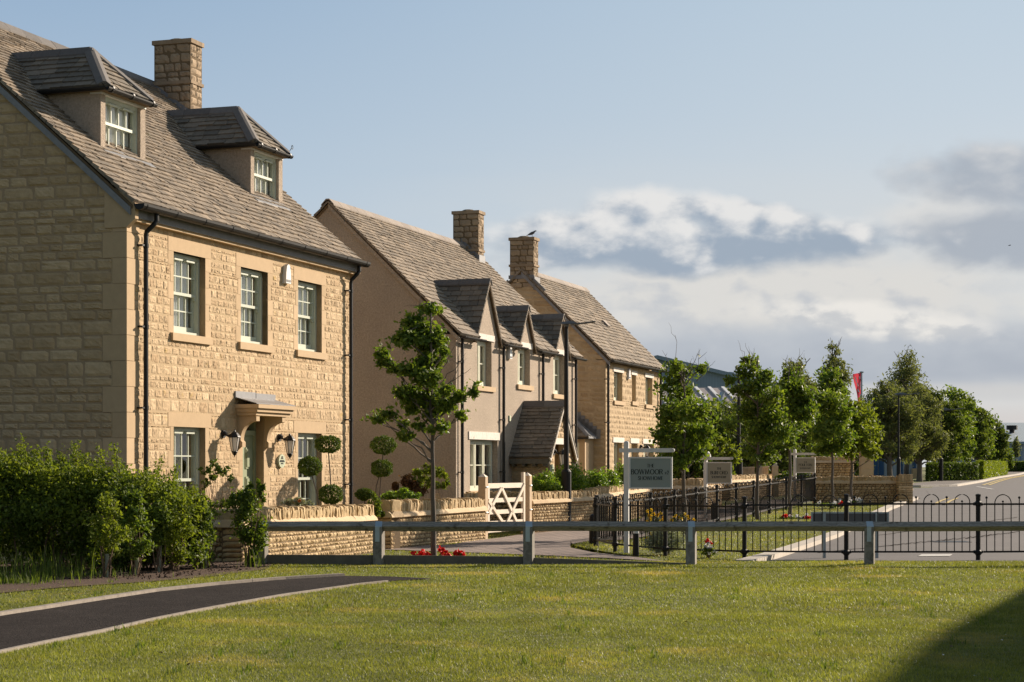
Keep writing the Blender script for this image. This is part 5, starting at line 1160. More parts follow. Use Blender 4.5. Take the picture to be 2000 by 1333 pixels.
street_lamp('tall black street lamp standing on the paving in front of the rendered house', 1106, 41.2, 633, -1.45, .62, .076, 1.32)
street_lamp('black street lamp rising through the young trees right of the beige sign', 1443, 63, 722, -1.1, .70, .085, 1.3)
street_lamp('slim street lamp in front of the feathery willow like trees', 1755, 104, 771, -1.0, 1.1, .075, 1.4)
street_lamp('slim street lamp on the grass verge beside the clipped hedge', 1838, 118, 801, -.98, 1.3, .08, 1.4)
street_lamp('small distant street lamp at the bend by the rounded hedge', 1922, 170, 838, -.80, 1.6, .085, 1.5)

# ================================================================== SIGNS
def hanging_sign(label, px, d, pytop, pybar, pybt, pybb, boardpx, gzv, lines, mat, yaw, twist=0, cap=False):
    x = wx(px, d); zt = wz(pytop, d); R = thing('hanging_sign', label, 'sign', (x, d, gzv), 0, 'hanging show home signs')
    ax = np.array([math.cos(yaw), math.sin(yaw), 0]); nn = np.array([math.sin(yaw), -math.cos(yaw), 0]); up = np.array([0, 0, 1.0]); o = np.array([x, d, 0])
    m = MB(); w = .040; m.obox((x, d, (gzv-.1+zt-.02)/2), ax, nn, up, w, w, (zt-.02-gzv+.1)/2); c = [np.array((x, d, zt-.02))+ax*w*i+nn*w*j for i, j in ((-1, -1), (1, -1), (1, 1), (-1, 1))]; c2 = [np.array((x, d, zt))+ax*w*.5*i+nn*w*.5*j for i, j in ((-1, -1), (1, -1), (1, 1), (-1, 1))]
    m.add(c+c2, [(0, 1, 5, 4), (1, 2, 6, 5), (2, 3, 7, 6), (3, 0, 4, 7), (4, 5, 6, 7)]); m.build('post', 'white', R)
    k = d/F/math.cos(yaw)*(1.0); bw = (boardpx[1]-boardpx[0])*k; b0 = (boardpx[0]-px)*k; zb = wz(pybar, d); zz1, zz0 = wz(pybt, d), wz(pybb, d)
    m = MB(); a0, a1 = -.12, b0+bw+.005; m.obox(o+ax*(a0+a1)/2+up*zb, ax, nn, up, (a1-a0)/2, .022, .034); m.tube([o+ax*a1+up*zb-nn*.022, o+ax*a1+up*zb+nn*.022], .034, 10); m.build('cross_bar', 'white', R)
    m = MB(); cx = b0+bw/2; cz = (zz0+zz1)/2; h = zz1-zz0; m.obox(o+ax*cx+up*cz, ax, nn, up, bw/2-.02, .012, h/2-.02, .5, 0)
    for s in (-1, 1): m.obox(o+ax*(cx+s*(bw/2-.011))+up*cz, ax, nn, up, .013, .020, h/2, .5, 1); m.obox(o+ax*cx+up*(cz+s*(h/2-.011)), ax, nn, up, bw/2-.023, .020, .013, .5, 1)
    b = m.build('sign_board', [mat, 'white'], R)
    t = MB()
    for txt, dy_, hh in lines:
        parts = txt.split('|'); s_ = h
        if len(parts) == 2:
            lettering(t, parts[0], o+ax*(cx-.085*bw)+up*(cz+dy_*h)+nn*.0125, ax, up, nn, hh*h); lettering(t, parts[1], o+ax*(cx+.375*bw)+up*(cz+dy_*h-.012)+nn*.0125, ax, up, nn, hh*h*.72)
        else: lettering(t, txt, o+ax*cx+up*(cz+dy_*h)+nn*.0125, ax, up, nn, hh*h)
    t.build('sign_lettering', 'ink', b)
    k_ = MB()
    for a in (b0+.06, b0+bw-.06): k_.tube([o+ax*a+up*(zb-.03), o+ax*a+up*(zz1-.005)], .004, 5)
    k_.build('hanger', 'iron', R)
    if cap:
        q = MB(); q.lathe((x+.02, d, zt-.03), [(.0, .13), (.05, .12), (.09, .08), (.11, .02), (.115, -.02)], 16); q.lathe((x+.02, d, zt-.05), [(.085, 0), (.07, -.05), (.03, -.08), (0, -.085)], 14); q.build('camera_dome', 'white', R)
    return R
hanging_sign('white post with hanging sage green sign reading THE BOWMOOR v2 SHOWHOME', 1223.5, 31.5, 862, 880, 893, 955, (1229, 1311.5), -1.45, [('THE', .225, .10), ('BOWMOOR|v2', .035, .15), ('SHOWHOME', -.165, .108)], 'signgreen', -math.radians(12))
hanging_sign('white post with hanging beige sign reading THE BURFORD SHOWHOME and a white dome on top', 1378, 46.4, 889, 896, 903, 945, (1380.5, 1426.5), -1.33, [('THE', .20, .10), ('BURFORD', .01, .15), ('SHOWHOME', -.19, .10)], 'signbeige', -math.radians(25), cap=True)
hanging_sign('distant white post with small beige sign reading THE POULTON SHOWHOME', 1552.5, 58.6, 878, 887, 894, 924, (1554, 1590), -1.1, [('THE', .20, .10), ('POULTON', .02, .15), ('SHOWHOME', -.20, .10)], 'signbeige', -math.radians(22))
def name_sign():
    d = 29.5; x0, x1 = wx(1584, d), wx(1736, d); z1 = wz(1000.5, d); z0 = z1-.22; R = thing('street_name_sign', 'back of a low grey street name sign on two metal legs behind the knee rail', 'sign', ((x0+x1)/2, d, -1.45))
    m = MB(); m.box(x0+.02, x1-.02, d-.004, d+.01, z0+.02, z1-.02, .5, 0)
    m.box(x0, x1, d-.014, d+.014, z1-.024, z1, .5, 1); m.box(x0, x1, d-.014, d+.014, z0, z0+.024, .5, 1); m.box(x0, x0+.024, d-.014, d+.014, z0+.024, z1-.024, .5, 1); m.box(x1-.024, x1, d-.014, d+.014, z0+.024, z1-.024, .5, 1)
    m.build('sign_panel', ['grey', 'galv'], R)
    for px in (1609, 1711.5): x = wx(px, d); m = MB(); m.box(x-.022, x+.022, d-.06, d-.015, -1.6, z1+.005, .9); m.build('leg', 'galv', R)
name_sign()
def bollard(label, px, d, ptop, w, band=False):
    x = wx(px, d); z0 = float(gz(d)); z1 = wz(ptop, d); R = thing('bollard', label, 'bollard', (x, d, z0)); m = MB()
    zt = z1-(.055 if band else 0)
    m.tube([(x, d, z0-.05), (x, d, zt-.02 if not band else zt)], [w*1.06, w*.95], 14); 
    if not band: m.lathe((x, d, zt-.02), [(w*.95, 0), (w*.7, .03), (w*.3, .045), (0, .05)], 14)
    m.build('shaft', 'iron', R)
    if band: m = MB(); m.tube([(x, d, zt), (x, d, z1)], w*.98, 14); m.build('reflective_band', 'white', R)
bollard('short black bollard with a white band standing just right of the sage sign post', 1242, 30.3, 1035.5, .050, True)
bollard('dark bollard standing at the corner of the railings by the paving', 1158.5, 35.2, 1007, .075)
bollard('dark bollard standing between the railings below the beige sign', 1397, 45.5, 985, .10)

# banner on a pole
def banner():
    d = 100; R = thing('banner_flag', 'red and white vertical banner flying from a pole above the trees', 'flag', (wx(1683, d), d, -1.0)); s = d/F
    m = MB(); x = wx(1683, d); m.tube([(x, d, -1.1), (x, d, wz(728, d))], [.07, .05], 8); m.lathe((x, d, wz(727, d)), [(0, .05), (.12, .02), (.12, -.02), (.05, -.06)], 10); m.build('pole', 'galv', R)
    m = MB(); V = []; n = 14; wv = 7
    L0, L1 = (1665.5, 731), (1676, 786); R0, R1 = (1681, 728.5), (1682, 797)
    for i in range(n):
        t = i/(n-1)
        for j in range(wv):
            u = j/(wv-1); px = (L0[0]+(L1[0]-L0[0])*t)*(1-u)+(R0[0]+(R1[0]-R0[0])*t)*u; py = (L0[1]+(L1[1]-L0[1])*t)*(1-u)+(R0[1]+(R1[1]-R0[1])*t)*u
            V.append((wx(px, d), d+.10*math.sin(u*5+t*7), wz(py, d)))
    m.add(V, [(i*wv+j, i*wv+j+1, (i+1)*wv+j+1, (i+1)*wv+j) for i in range(n-1) for j in range(wv-1)], np.repeat(np.linspace(0, 1, n), wv)); cl = m.build('banner_cloth', 'red', R, smooth=True)
    m = MB()
    for pts in ([(1669, 737), (1671, 743), (1672.5, 748)], [(1673, 749), (1675.5, 755)], [(1674.5, 761), (1676, 765), (1678, 766.5)], [(1678.5, 770), (1679.5, 779)], [(1677.5, 736), (1678.5, 741)]):
        m.tube([(wx(a, d), d-.14, wz(b, d)) for a, b in pts], .028, 5)
    m.build('banner_mark', 'whitefl', cl)
banner()
# ================================================================== PLANTS
def leaf_quads(mb, P_, size, up=.35, wide=.55, mi=0, rnd=None, out=None):
    N = len(P_); n = RG.normal(size=(N, 3)); n[:, 2] += up*1.5
    if out is not None: n += out*1.0
    n /= np.linalg.norm(n, axis=1)[:, None]; a = np.cross(n, RG.normal(size=(N, 3))); a /= np.linalg.norm(a, axis=1)[:, None]+1e-9; b = np.cross(n, a)
    s = size*RG.uniform(.6, 1.3, (N, 1)); sag = n*s*.18
    V = np.stack([P_-a*s, P_+b*s*wide-sag, P_+a*s, P_-b*s*wide-sag], 1).reshape(-1, 3)
    f = np.arange(4*N).reshape(N, 4); r = np.clip(RG.normal(.45, .28, N), 0, 1) if rnd is None else rnd
    mb.add(V, f, np.repeat(r, 4), mi)
def blob_points(c, r, n, clumps=14, sig=.22, shell=.55):
    """leaf positions in an uneven ellipsoid built from small clumps"""
    c, r = np.asarray(c, float), np.asarray(r, float); k = max(3, clumps)
    u = RG.normal(size=(k, 3)); u /= np.linalg.norm(u, axis=1)[:, None]; rad = RG.uniform(shell**3, 1, (k, 1))**(1/3)*RG.uniform(.75, 1.05, (k, 1))
    cc = u*rad; idx = RG.integers(0, k, n); p = cc[idx]+RG.normal(size=(n, 3))*sig
    return c+p*r, u[idx]
def limb(mb, a, b, r0, r1, wig=.06, n=7, droop=0.0, seg=5):
    a, b = np.asarray(a, float), np.asarray(b, float); t = np.linspace(0, 1, n)[:, None]; L_ = np.linalg.norm(b-a)
    p = a+(b-a)*t; w = RG.normal(size=(n, 3))*wig*L_*.35; w[0] = w[-1] = 0; p += w*np.sin(np.pi*t); p[:, 2:] += np.sin(np.pi*t)*droop*L_
    mb.tube(p, np.linspace(r0, r1, n), seg, cap=False); return p
def tree(label, px, d, blobs, leaf='leafA', n=5000, ls=.07, tr=.045, bare=(), name='young_tree', cat='tree', group='young trees on the green', clumps=12, trunk_top=None, base=None, lean=0, up=.3, wide=.6, spread=.55, sig=.33, bcap=.7, start=None, rs=1.0, sprigs=4, dens=.72):
    """blobs = (px,py,rx,ry) crown masses as seen from the lane; depth is drawn at random"""
    x = wx(px, d); z0 = float(gz(d)) if base is None else base; R = thing(name, label, cat, (x, d, z0), 0, group)
    k = d/F; m = MB(); lm = MB(); cs = []
    for (bx, by, rx, ry) in blobs:
        r = np.array([rx*k, max(rx, ry)*k*.9, ry*k])*rs; off = random.uniform(-1, 1)*spread*max(.3, 1-abs(bx-px)/300)
        c = np.array([wx(bx, d), d+off, wz(by, d)]); cs.append((c, r))
    ztop = max(c[2]+r[2]*.4 for c, r in cs) if trunk_top is None else wz(trunk_top, d)
    hi = max(cs, key=lambda q: q[0][2]); tip = np.array([hi[0][0]*.6+x*.4 if trunk_top is None else wx(px+lean, d), d, ztop])
    nn = 12; t = np.linspace(0, 1, nn)[:, None]; P_ = np.array([x, d, z0-.05])+(tip-np.array([x, d, z0-.05]))*t; P_[1:-1, :2] += RG.normal(size=(nn-2, 2))*.012*(ztop-z0)*.35
    m.tube(P_, np.r_[tr*1.35, np.linspace(tr*1.05, tr*.25, nn-1)], 9, cap=False)
    area = sum(r[0]*r[2] for _, r in cs)
    lowest = start if start is not None else min(c[2]-r[2]*.3 for c, r in cs)
    for c, r in cs:
        zz = max(min(c[2]-abs(c[0]-x)*.55-.15, ztop-.1), z0+.35*(lowest-z0)+.2); tt = (zz-z0)/(ztop-z0); s_ = np.array([np.interp(tt, t[:, 0], P_[:, j]) for j in range(3)])
        br = limb(m, s_, c, tr*.42, tr*.12, .10)
        for _ in range(5): e = c+RG.uniform(-1, 1, 3)*r*.85; q = br[random.randint(3, 6)]; limb(m, q, e, tr*.14, tr*.04, .10, 5, 0, 4)
        for _ in range(sprigs):
            v = RG.normal(size=3); v[2] = abs(v[2])*.8+.15; v /= np.linalg.norm(v); a_ = c+v*r*.75; e = c+v*r*random.uniform(1.15, 1.75); L_ = np.linalg.norm(e-a_); limb(m, a_, e, tr*.07, tr*.03, .12, 5, 0, 4)
            kk = max(6, int(.010*n**.5*L_/ls*3)); tt_ = RG.random((kk, 1)); leaf_quads(lm, a_+(e-a_)*tt_+RG.normal(size=(kk, 3))*ls*1.1, ls*.92, up, wide)
        q = int(n*dens*r[0]*r[2]/area); pts, o = blob_points(c, r, q, max(4, int(clumps*r[0]*r[2]/area*len(cs))), sig); leaf_quads(lm, pts, ls, up, wide, out=o*.3)
    for (ax, ay, bx, by) in bare:
        e = np.array([wx(bx, d), d+random.uniform(-.1, .1)*k*100, wz(by, d)]); s_ = np.array([wx(ax, d), d, wz(ay, d)]); q = limb(m, s_, e, tr*.22, tr*.05, .12, 7, 0, 4)
        for _ in range(3): i = random.randint(2, 5); L_ = np.linalg.norm(e-s_)*.4; limb(m, q[i], q[i]+np.array([random.uniform(-.6, .6), random.uniform(-.3, .3), random.uniform(.2, 1)])*L_, tr*.09, tr*.03, .12, 5, 0, 4)
    m.build('trunk', 'bark', R, smooth=True); lm.build('crown', leaf, R)
    return R
# young street maple in front of the rendered gable
tree('young maple with an open leafy crown growing beside red geraniums before the rendered gable', 848, 28.3,
     [(838, 603, 26, 12), (812, 640, 30, 24), (840, 660, 30, 26), (795, 665, 26, 18), (742, 690, 15, 13), (750, 712, 18, 10), (770, 725, 16, 10), (800, 722, 22, 12), (830, 718, 30, 20), (845, 700, 24, 20), (868, 690, 10, 10),
      (790, 770, 22, 16), (822, 775, 30, 20), (850, 780, 28, 20), (808, 795, 20, 12), (735, 817, 18, 9), (762, 812, 18, 9), (785, 828, 14, 9), (820, 832, 14, 8), (856, 835, 18, 13), (792, 852, 16, 9), (870, 790, 22, 14), (900, 778, 18, 12), (927, 762, 12, 14), (900, 812, 12, 9), (876, 765, 14, 10), (842, 742, 20, 15), (846, 812, 18, 11), (852, 668, 18, 16), (825, 740, 14, 12)],
     n=8800, ls=.043, tr=.040, rs=.86, bare=[(860, 750, 910, 690), (858, 735, 895, 660), (862, 760, 920, 720), (866, 765, 905, 700), (856, 700, 880, 680), (850, 590, 790, 600), (815, 640, 762, 668)], trunk_top=612, lean=-6, clumps=7, spread=.40, sig=.36, group=None, sprigs=5, dens=.9)
TG = 'young trees on the green'
tree('young maple at the left of the green with long bare twigs above its crown', 1336, 38, [(1330, 738, 32, 26), (1322, 775, 36, 28), (1345, 800, 44, 26), (1312, 820, 34, 26), (1340, 845, 52, 26), (1300, 855, 26, 18), (1375, 850, 24, 18), (1335, 880, 50, 24), (1365, 890, 28, 16), (1322, 905, 24, 14), (1318, 722, 14, 12), (1368, 722, 10, 10)], n=8000, ls=.055, tr=.045, bare=[(1335, 760, 1318, 655), (1335, 740, 1293, 685), (1340, 740, 1380, 688), (1345, 735, 1362, 690), (1335, 740, 1352, 700), (1360, 745, 1397, 705)], trunk_top=725, clumps=9, rs=.86, dens=.62, sprigs=6)
tree('upright young maple standing right of the black lamp column on the green', 1480, 46, [(1470, 705, 16, 14), (1462, 728, 24, 16), (1480, 752, 32, 20), (1490, 735, 20, 14), (1455, 765, 26, 16), (1425, 745, 12, 10), (1500, 775, 26, 18), (1472, 800, 32, 24), (1504, 815, 34, 24), (1484, 840, 34, 24), (1425, 835, 12, 14), (1522, 850, 24, 18), (1486, 878, 36, 22), (1490, 900, 28, 14)], n=8200, ls=.058, tr=.045, bare=[(1465, 720, 1440, 665), (1468, 715, 1456, 670), (1470, 705, 1472, 680)], trunk_top=700, clumps=9, rs=.86, dens=.62, sprigs=6)
tree('slender young tree on the green just left of the distant beige sign', 1542, 47, [(1555, 735, 22, 22), (1548, 770, 30, 28), (1560, 805, 34, 28), (1542, 838, 32, 24), (1528, 862, 20, 14), (1575, 775, 14, 18)], n=5200, ls=.060, tr=.045, bare=[(1555, 730, 1562, 680), (1550, 735, 1545, 700), (1560, 735, 1572, 690)], trunk_top=715, clumps=9, rs=.86, dens=.62, sprigs=6)
tree('thin stemmed young tree on the green in front of the broad far wall', 1626, 53, [(1612, 790, 34, 26), (1632, 815, 34, 26), (1605, 840, 36, 26), (1642, 860, 34, 24), (1622, 880, 26, 14)], n=5200, ls=.066, tr=.045, trunk_top=790, clumps=9, rs=.86, dens=.62, sprigs=6)
tree('bright yellow green young tree at the right end of the green', 1663, 55.4, [(1672, 806, 28, 20), (1655, 820, 32, 26), (1692, 815, 24, 26), (1668, 850, 40, 26), (1706, 848, 16, 20), (1690, 880, 26, 16), (1650, 878, 26, 16), (1708, 890, 8, 8)], leaf='leafC', n=6500, ls=.068, tr=.045, trunk_top=780, clumps=9, rs=.86, dens=.62, sprigs=6)
# larger trees behind the gardens
BG = 'mature trees behind the gardens'
LB = 'low bushes filling the gardens behind the green'
def big(label, px, d, top, bot, wid, leaf, n, ls, group=BG, name='mature_tree', trunk=True, k=14, narrow=.5, up=.2, wide=.5, sig=.32, feather=False, tr=.16):
    """crown of many uneven masses between the given heights"""
    B = []; 
    for i in range(k):
        t = (i+.5)/k; y = bot+(top-bot)*t; w = wid*.5*math.sqrt(max(.04, 1-((t-.38)/(.70 if not feather else .66))**2)); r = wid*random.uniform(.15, .21)*(1 if t < .85 else .75)
        for s in ((-1, -.35, .35, 1) if t < .8 else (-.5, .5)):
            B.append((px+s*max(0, w-r*.7)*random.uniform(.8, 1.08)+random.uniform(-.05, .05)*wid, y+random.uniform(-.5, .5)*(bot-top)/k, r, r*random.uniform(.6, 1.0)*(1.5 if feather else 1)))
    bare = [(px+random.uniform(-.1, .1)*wid, top+15, px+random.uniform(-.3, .3)*wid, top-random.uniform(8, 25)) for _ in range(3)] if feather else []
    return tree(label, px, d, B, leaf, n, ls, tr, bare, name, 'tree', group, 8, trunk_top=top+(bot-top)*.15, spread=wid*.5*d/F, up=up, wide=wide, sig=sig, start=float(gz(d))+.6)
big('dark bushy tree filling the gap beside the far stone cottage gable end', 1322, 66, 790, 930, 90, 'leafD', 8000, .10)
big('dense dark tree behind the beige hanging sign', 1398, 70, 792, 930, 140, 'leafD', 9500, .10)
big('olive toned tree behind the black lamp column among the young trees', 1455, 78, 785, 930, 120, 'leafE', 9000, .10)
big('broad dark tree behind the new timber fence', 1522, 74, 760, 930, 140, 'leafD', 10500, .10)
big('wispy topped tree left of the round dark maple', 1556, 84, 712, 925, 95, 'leafE', 9500, .11, feather=True, wide=.4)
big('round dark green maple below the tall birch', 1618, 88, 726, 905, 84, 'leafA', 9500, .12)
big('tall feathery birch rising behind the round maple', 1630, 108, 680, 850, 54, 'leafE', 4200, .13, feather=True, sig=.4, wide=.35)
big('yellow olive tree left of the red banner pole', 1590, 80, 795, 925, 100, 'leafC', 7000, .10)
big('dark tree rising behind the bright young trees at the right end of the green', 1652, 82, 812, 925, 90, 'leafD', 8000, .11)
for lb, px, d, top, w, lf in (('low spreading bush under the first young tree crown', 1345, 60, 868, 70, 'leafD'), ('low yellowish bush behind the beige sign post', 1405, 62, 860, 60, 'leafC'), ('low olive bush just right of the black lamp column', 1470, 68, 862, 70, 'leafE'), ('low dark bush behind the timber gate posts of the far garden', 1525, 70, 858, 70, 'leafD'), ('low bush left of the tall smooth gate pillar', 1600, 76, 850, 80, 'leafA')):
    big(lb, px, d, top, 932, w, lf, 4200, .08, LB, name='bush', k=6, tr=.05)
RG_ = 'roadside trees along the verge'
big('weeping pale green tree at the left end of the roadside row', 1738, 110, 748, 893, 112, 'leafE', 14000, .12, RG_, wide=.35)
big('tall feathery crowned tree rising above the roadside row', 1770, 126, 700, 860, 82, 'leafE', 7500, .14, RG_, feather=True, wide=.32, sig=.4)
big('silvery green weeping tree behind the slim lamp on the verge', 1796, 116, 760, 895, 92, 'leafE', 12000, .12, RG_, wide=.35)
big('dark glossy tree left of the second verge lamp', 1835, 128, 772, 890, 84, 'leafD', 10000, .14, RG_)
big('bushy green tree just behind the second verge lamp', 1862, 138, 764, 890, 84, 'leafA', 10000, .15, RG_)
big('dark green tree over the clipped hedge', 1888, 150, 780, 888, 76, 'leafD', 9000, .16, RG_)
big('mid green tree over the bend in the hedge', 1911, 160, 802, 892, 56, 'leafA', 7000, .17, RG_)
big('spreading bronze tinged tree at the right end of the row', 1938, 175, 822, 896, 50, 'leafD', 7500, .17, RG_, sig=.4)
big('small green bush beside the distant warehouse', 1966, 205, 882, 912, 22, 'leafB', 2600, .17, 'distant shrubs by the warehouse', name='shrub', k=6, tr=.05)
big('thin sapling in front of the warehouse wall', 1984, 215, 858, 892, 8, 'leafE', 400, .17, 'distant shrubs by the warehouse', name='shrub', k=5, tr=.05)
# extra slim stems seen below the roadside crowns
def clipped(name, label, poly, z1, leaf, n, ls, group=None, cat='hedge'):
    """clipped hedge: leaves over a solid twiggy core, poly = ground outline"""
    c = np.mean(poly, axis=0); z0 = float(gz(c[1])); R = thing(name, label, cat, (c[0], c[1], z0), 0, group); P_ = np.asarray(poly, float)
    m = MB(); inner = c+(P_-c)*.94; m.prism([(x, y, z0-.1) for x, y in inner], (0, 0, z1-.08-z0+.1), .1); m.build('core', 'stem', R)
    l = MB(); pts = []; nrm = []
    per = list(zip(P_, np.roll(P_, -1, 0))); Ls = [np.linalg.norm(b-a) for a, b in per]; side = sum(Ls)*(z1-z0)
    area = abs(sum(a[0]*b[1]-a[1]*b[0] for a, b in per))/2; ns = int(n*side/(side+area))
    for (a, b), L_ in zip(per, Ls):
        k = int(ns*L_/sum(Ls)); t = RG.random(k)[:, None]; q = a+(b-a)*t; z = z0+(z1-z0)*RG.random(k)**.8; o = np.array([(b-a)[1], -(b-a)[0]])/L_; o = o if np.dot(o, (a+b)/2-c) > 0 else -o
        q = q+o*(RG.normal(0, .035, (k, 1))-.02*0); pts.append(np.column_stack([q, z])); nrm.append(np.tile([*o, 0], (k, 1)))
    lo, hi = P_.min(0), P_.max(0); k = (n-ns)*2; q = lo+(hi-lo)*RG.random((k, 2)); q = q[inpoly(q[:, 0], q[:, 1], P_)][:n-ns]; pts.append(np.column_stack([q, z1+RG.normal(0, .03, len(q))])); nrm.append(np.tile([0, 0, 1.0], (len(q), 1)))
    leaf_quads(l, np.vstack(pts), ls, .2, .6, out=np.vstack(nrm)*.8); l.build('foliage', leaf, R); return R
clipped('clipped_hedge', 'long dark clipped hedge under the roadside trees', [(wx(1812, 118), 118), (wx(1908, 122), 122), (wx(1908, 126), 126), (wx(1812, 124), 124)], .12, 'box', 16000, .10)
clipped('clipped_hedge', 'light green clipped hedge curving round the road bend', [(wx(1909, 128), 128), (wx(1920, 126), 126), (wx(1935, 134), 134), (wx(1966, 168), 168), (wx(1962, 185), 185), (wx(1920, 150), 150), (wx(1909, 136), 136)], .30, 'leafC', 20000, .12)
clipped('clipped_hedge', 'low dark hedge line closing the view below the distant warehouse', [(wx(1962, 215), 215), (wx(2060, 215), 215), (wx(2060, 220), 220), (wx(1962, 220), 220)], .35, 'box', 9000, .2)

# hedge and saplings in front of the stone gable
def hedge():
    R = thing('mixed_hedge', 'dense mixed native hedge with tall shoots in front of the stone gable wall', 'hedge', (-5.2, 23.6, -1.4)); lm = MB(); sm = MB(); sh = MB(); d0 = 23.6
    C_ = [(-20, 930, 60, 45), (50, 935, 60, 42), (120, 945, 55, 42), (190, 950, 50, 42), (240, 965, 45, 40), (300, 965, 42, 40), (345, 985, 36, 36), (385, 1005, 30, 34), (0, 1000, 70, 60), (90, 1010, 70, 60), (180, 1020, 65, 58), (260, 1030, 60, 52), (335, 1045, 48, 45), (395, 1050, 26, 36), (-60, 960, 60, 60), (-120, 980, 70, 80), (40, 1060, 70, 42), (140, 1070, 70, 40), (240, 1078, 60, 32), (320, 1080, 50, 26), (-40, 1070, 60, 40), (390, 1085, 24, 20)]
    for (bx, by, rx, ry) in C_:
        d = d0+random.uniform(-.25, .55); k = d/F; c = np.array([wx(bx, d), d, wz(by, d)]); r = np.array([rx*k*1.1, .55, ry*k]); p, o = blob_points(c, r, int(rx*ry*1.05), 26, .21, .4); leaf_quads(lm, p, .027, .3, .55, out=o*.3)
        for _ in range(3): limb(sm, (c[0]+random.uniform(-.2, .2), d, -1.4), c+RG.uniform(-.6, .6, 3)*r, .018, .005, .08, 6)
    # dark interior behind the outer leaves
    for (x0, y0, x1, y1) in [(8, 945, -10, 880), (95, 925, 92, 872), (45, 930, 40, 858), (150, 930, 147, 868), (205, 950, 194, 878), (238, 950, 222, 870), (262, 950, 232, 905), (300, 965, 312, 900), (330, 975, 344, 915), (110, 935, 120, 885), (60, 930, 72, 878), (170, 940, 165, 890), (-30, 930, -38, 880), (370, 990, 380, 955), (290, 960, 286, 920)]:
        d = d0+random.uniform(-.3, .3); a = np.array([wx(x0, d), d, wz(y0, d)]); b = np.array([wx(x1, d), d, wz(y1, d)]); q = limb(sm, a, b, .007, .002, .06, 8, 0, 4)
        for t in np.linspace(0, 1, 34): i = min(6, int(t*7)); p = q[i]+(q[i+1]-q[i])*(t*7-i); leaf_quads(sh, p+RG.normal(0, .035, (6, 3)), .024, .3, .5)
    for (bx, by, rx, ry) in C_[:13]:
        k = d0/F; c = np.array([wx(bx, d0), d0-.15, wz(by-ry*.35, d0)]); r = np.array([rx*k, .5, ry*k*.85]); p, o = blob_points(c, r, int(rx*ry*.30), 16, .25, .6); leaf_quads(sh, p, .026, .3, .55)
    sh.build('new_shoots', 'leafC', R)
    sm.build('stems', 'twig', R); lm.build('foliage', 'leafB', R)
hedge()
def shrub(name, label, px, d, blobs, leaf, n, ls, stems=5, group=None, guard=None, cat='shrub', clumps=12, sig=.2, up=.3, wide=.55, base=None, sr=.009, spread=.15, extra=None):
    x = wx(px, d); z0 = float(gz(d)) if base is None else base; R = thing(name, label, cat, (x, d, z0), 0, group); lm, sm = MB(), MB(); k = d/F; A = sum(b[2]*b[3] for b in blobs)
    for (bx, by, rx, ry) in blobs:
        c = np.array([wx(bx, d), d+random.uniform(-spread, spread), wz(by, d)]); r = np.array([rx*k, rx*k*.8, ry*k]); p, o = blob_points(c, r, int(n*rx*ry/A), max(4, int(clumps*rx*ry/A*len(blobs))), sig, .45); leaf_quads(lm, p, ls, up, wide, out=o*.4)
        for _ in range(max(1, stems//len(blobs)+1)): limb(sm, (x+random.uniform(-.04, .04), d, z0-.02), c+RG.uniform(-.7, .7, 3)*r, sr, sr*.35, .08, 7, 0, 5)
    sm.build('stems', 'twig', R); lm.build('foliage', leaf, R)
    if guard: m = MB(); m.tube([(x, d, z0-.02), (x+.01, d, z0+guard)], .022, 8); m.build('tree_guard', 'silver', R)
    if extra:
        for a, b in extra[0]:
            m = MB(); p = np.array([wx(a, d), d-.12+RG.uniform(-.1, .1), wz(b, d)]); leaf_quads(m, p+RG.normal(0, extra[2]*.30, (16, 3)), extra[2]*.62, .4, .9); m.build('flower_head', extra[1], R)
    return R
SG = 'saplings planted along the hedge'
shrub('sapling', 'golden tipped sapling in front of the hedge, leftmost of the hedge saplings', 208, 21.9, [(205, 1010, 34, 34), (215, 1045, 36, 32), (200, 1080, 28, 28), (205, 985, 22, 20)], 'leafC', 1900, .026, 6, SG, .28)
shrub('sapling', 'sapling with a pale guard on its stem in the middle of the hedge front', 266, 22.4, [(266, 1020, 30, 34), (270, 1055, 30, 30), (262, 985, 24, 28)], 'leafA', 1700, .026, 6, SG, .42)
shrub('sapling', 'pale stemmed sapling between the guarded one and the bright bushy one', 311, 23.0, [(312, 1000, 26, 34), (308, 1040, 26, 28)], 'leafB', 1400, .026, 5, SG, .34)
shrub('sapling', 'bushy bright green sapling near the right end of the hedge', 343, 23.2, [(340, 1000, 34, 34), (350, 1040, 34, 34), (345, 1075, 26, 22), (325, 975, 22, 22)], 'leafC', 2200, .026, 6, SG)
shrub('sapling', 'dark sapling closing the right end of the hedge', 401, 23.8, [(395, 1010, 20, 30), (400, 1045, 20, 30), (390, 980, 18, 18)], 'leafB', 1500, .026, 5, SG, .3)
shrub('bush', 'tall dark leafy bush growing at the end of the knee rail', 487, 24.3, [(480, 985, 34, 30), (485, 1020, 38, 34), (492, 1055, 24, 24), (455, 975, 16, 14), (508, 960, 10, 24), (484, 955, 12, 18), (498, 1085, 14, 16)], 'leafB', 3600, .027, 8)
shrub('bush', 'open twiggy laurel shrub with glossy leaf tips left of the green door', 424, 28.0, [(418, 905, 12, 8), (400, 918, 14, 10), (438, 918, 14, 12), (410, 935, 14, 8), (450, 935, 10, 8), (425, 925, 12, 10), (395, 945, 10, 10), (470, 975, 22, 14), (400, 985, 26, 12), (435, 985, 24, 12)], 'box', 900, .034, 26, clumps=8, sr=.006, base=-1.3)
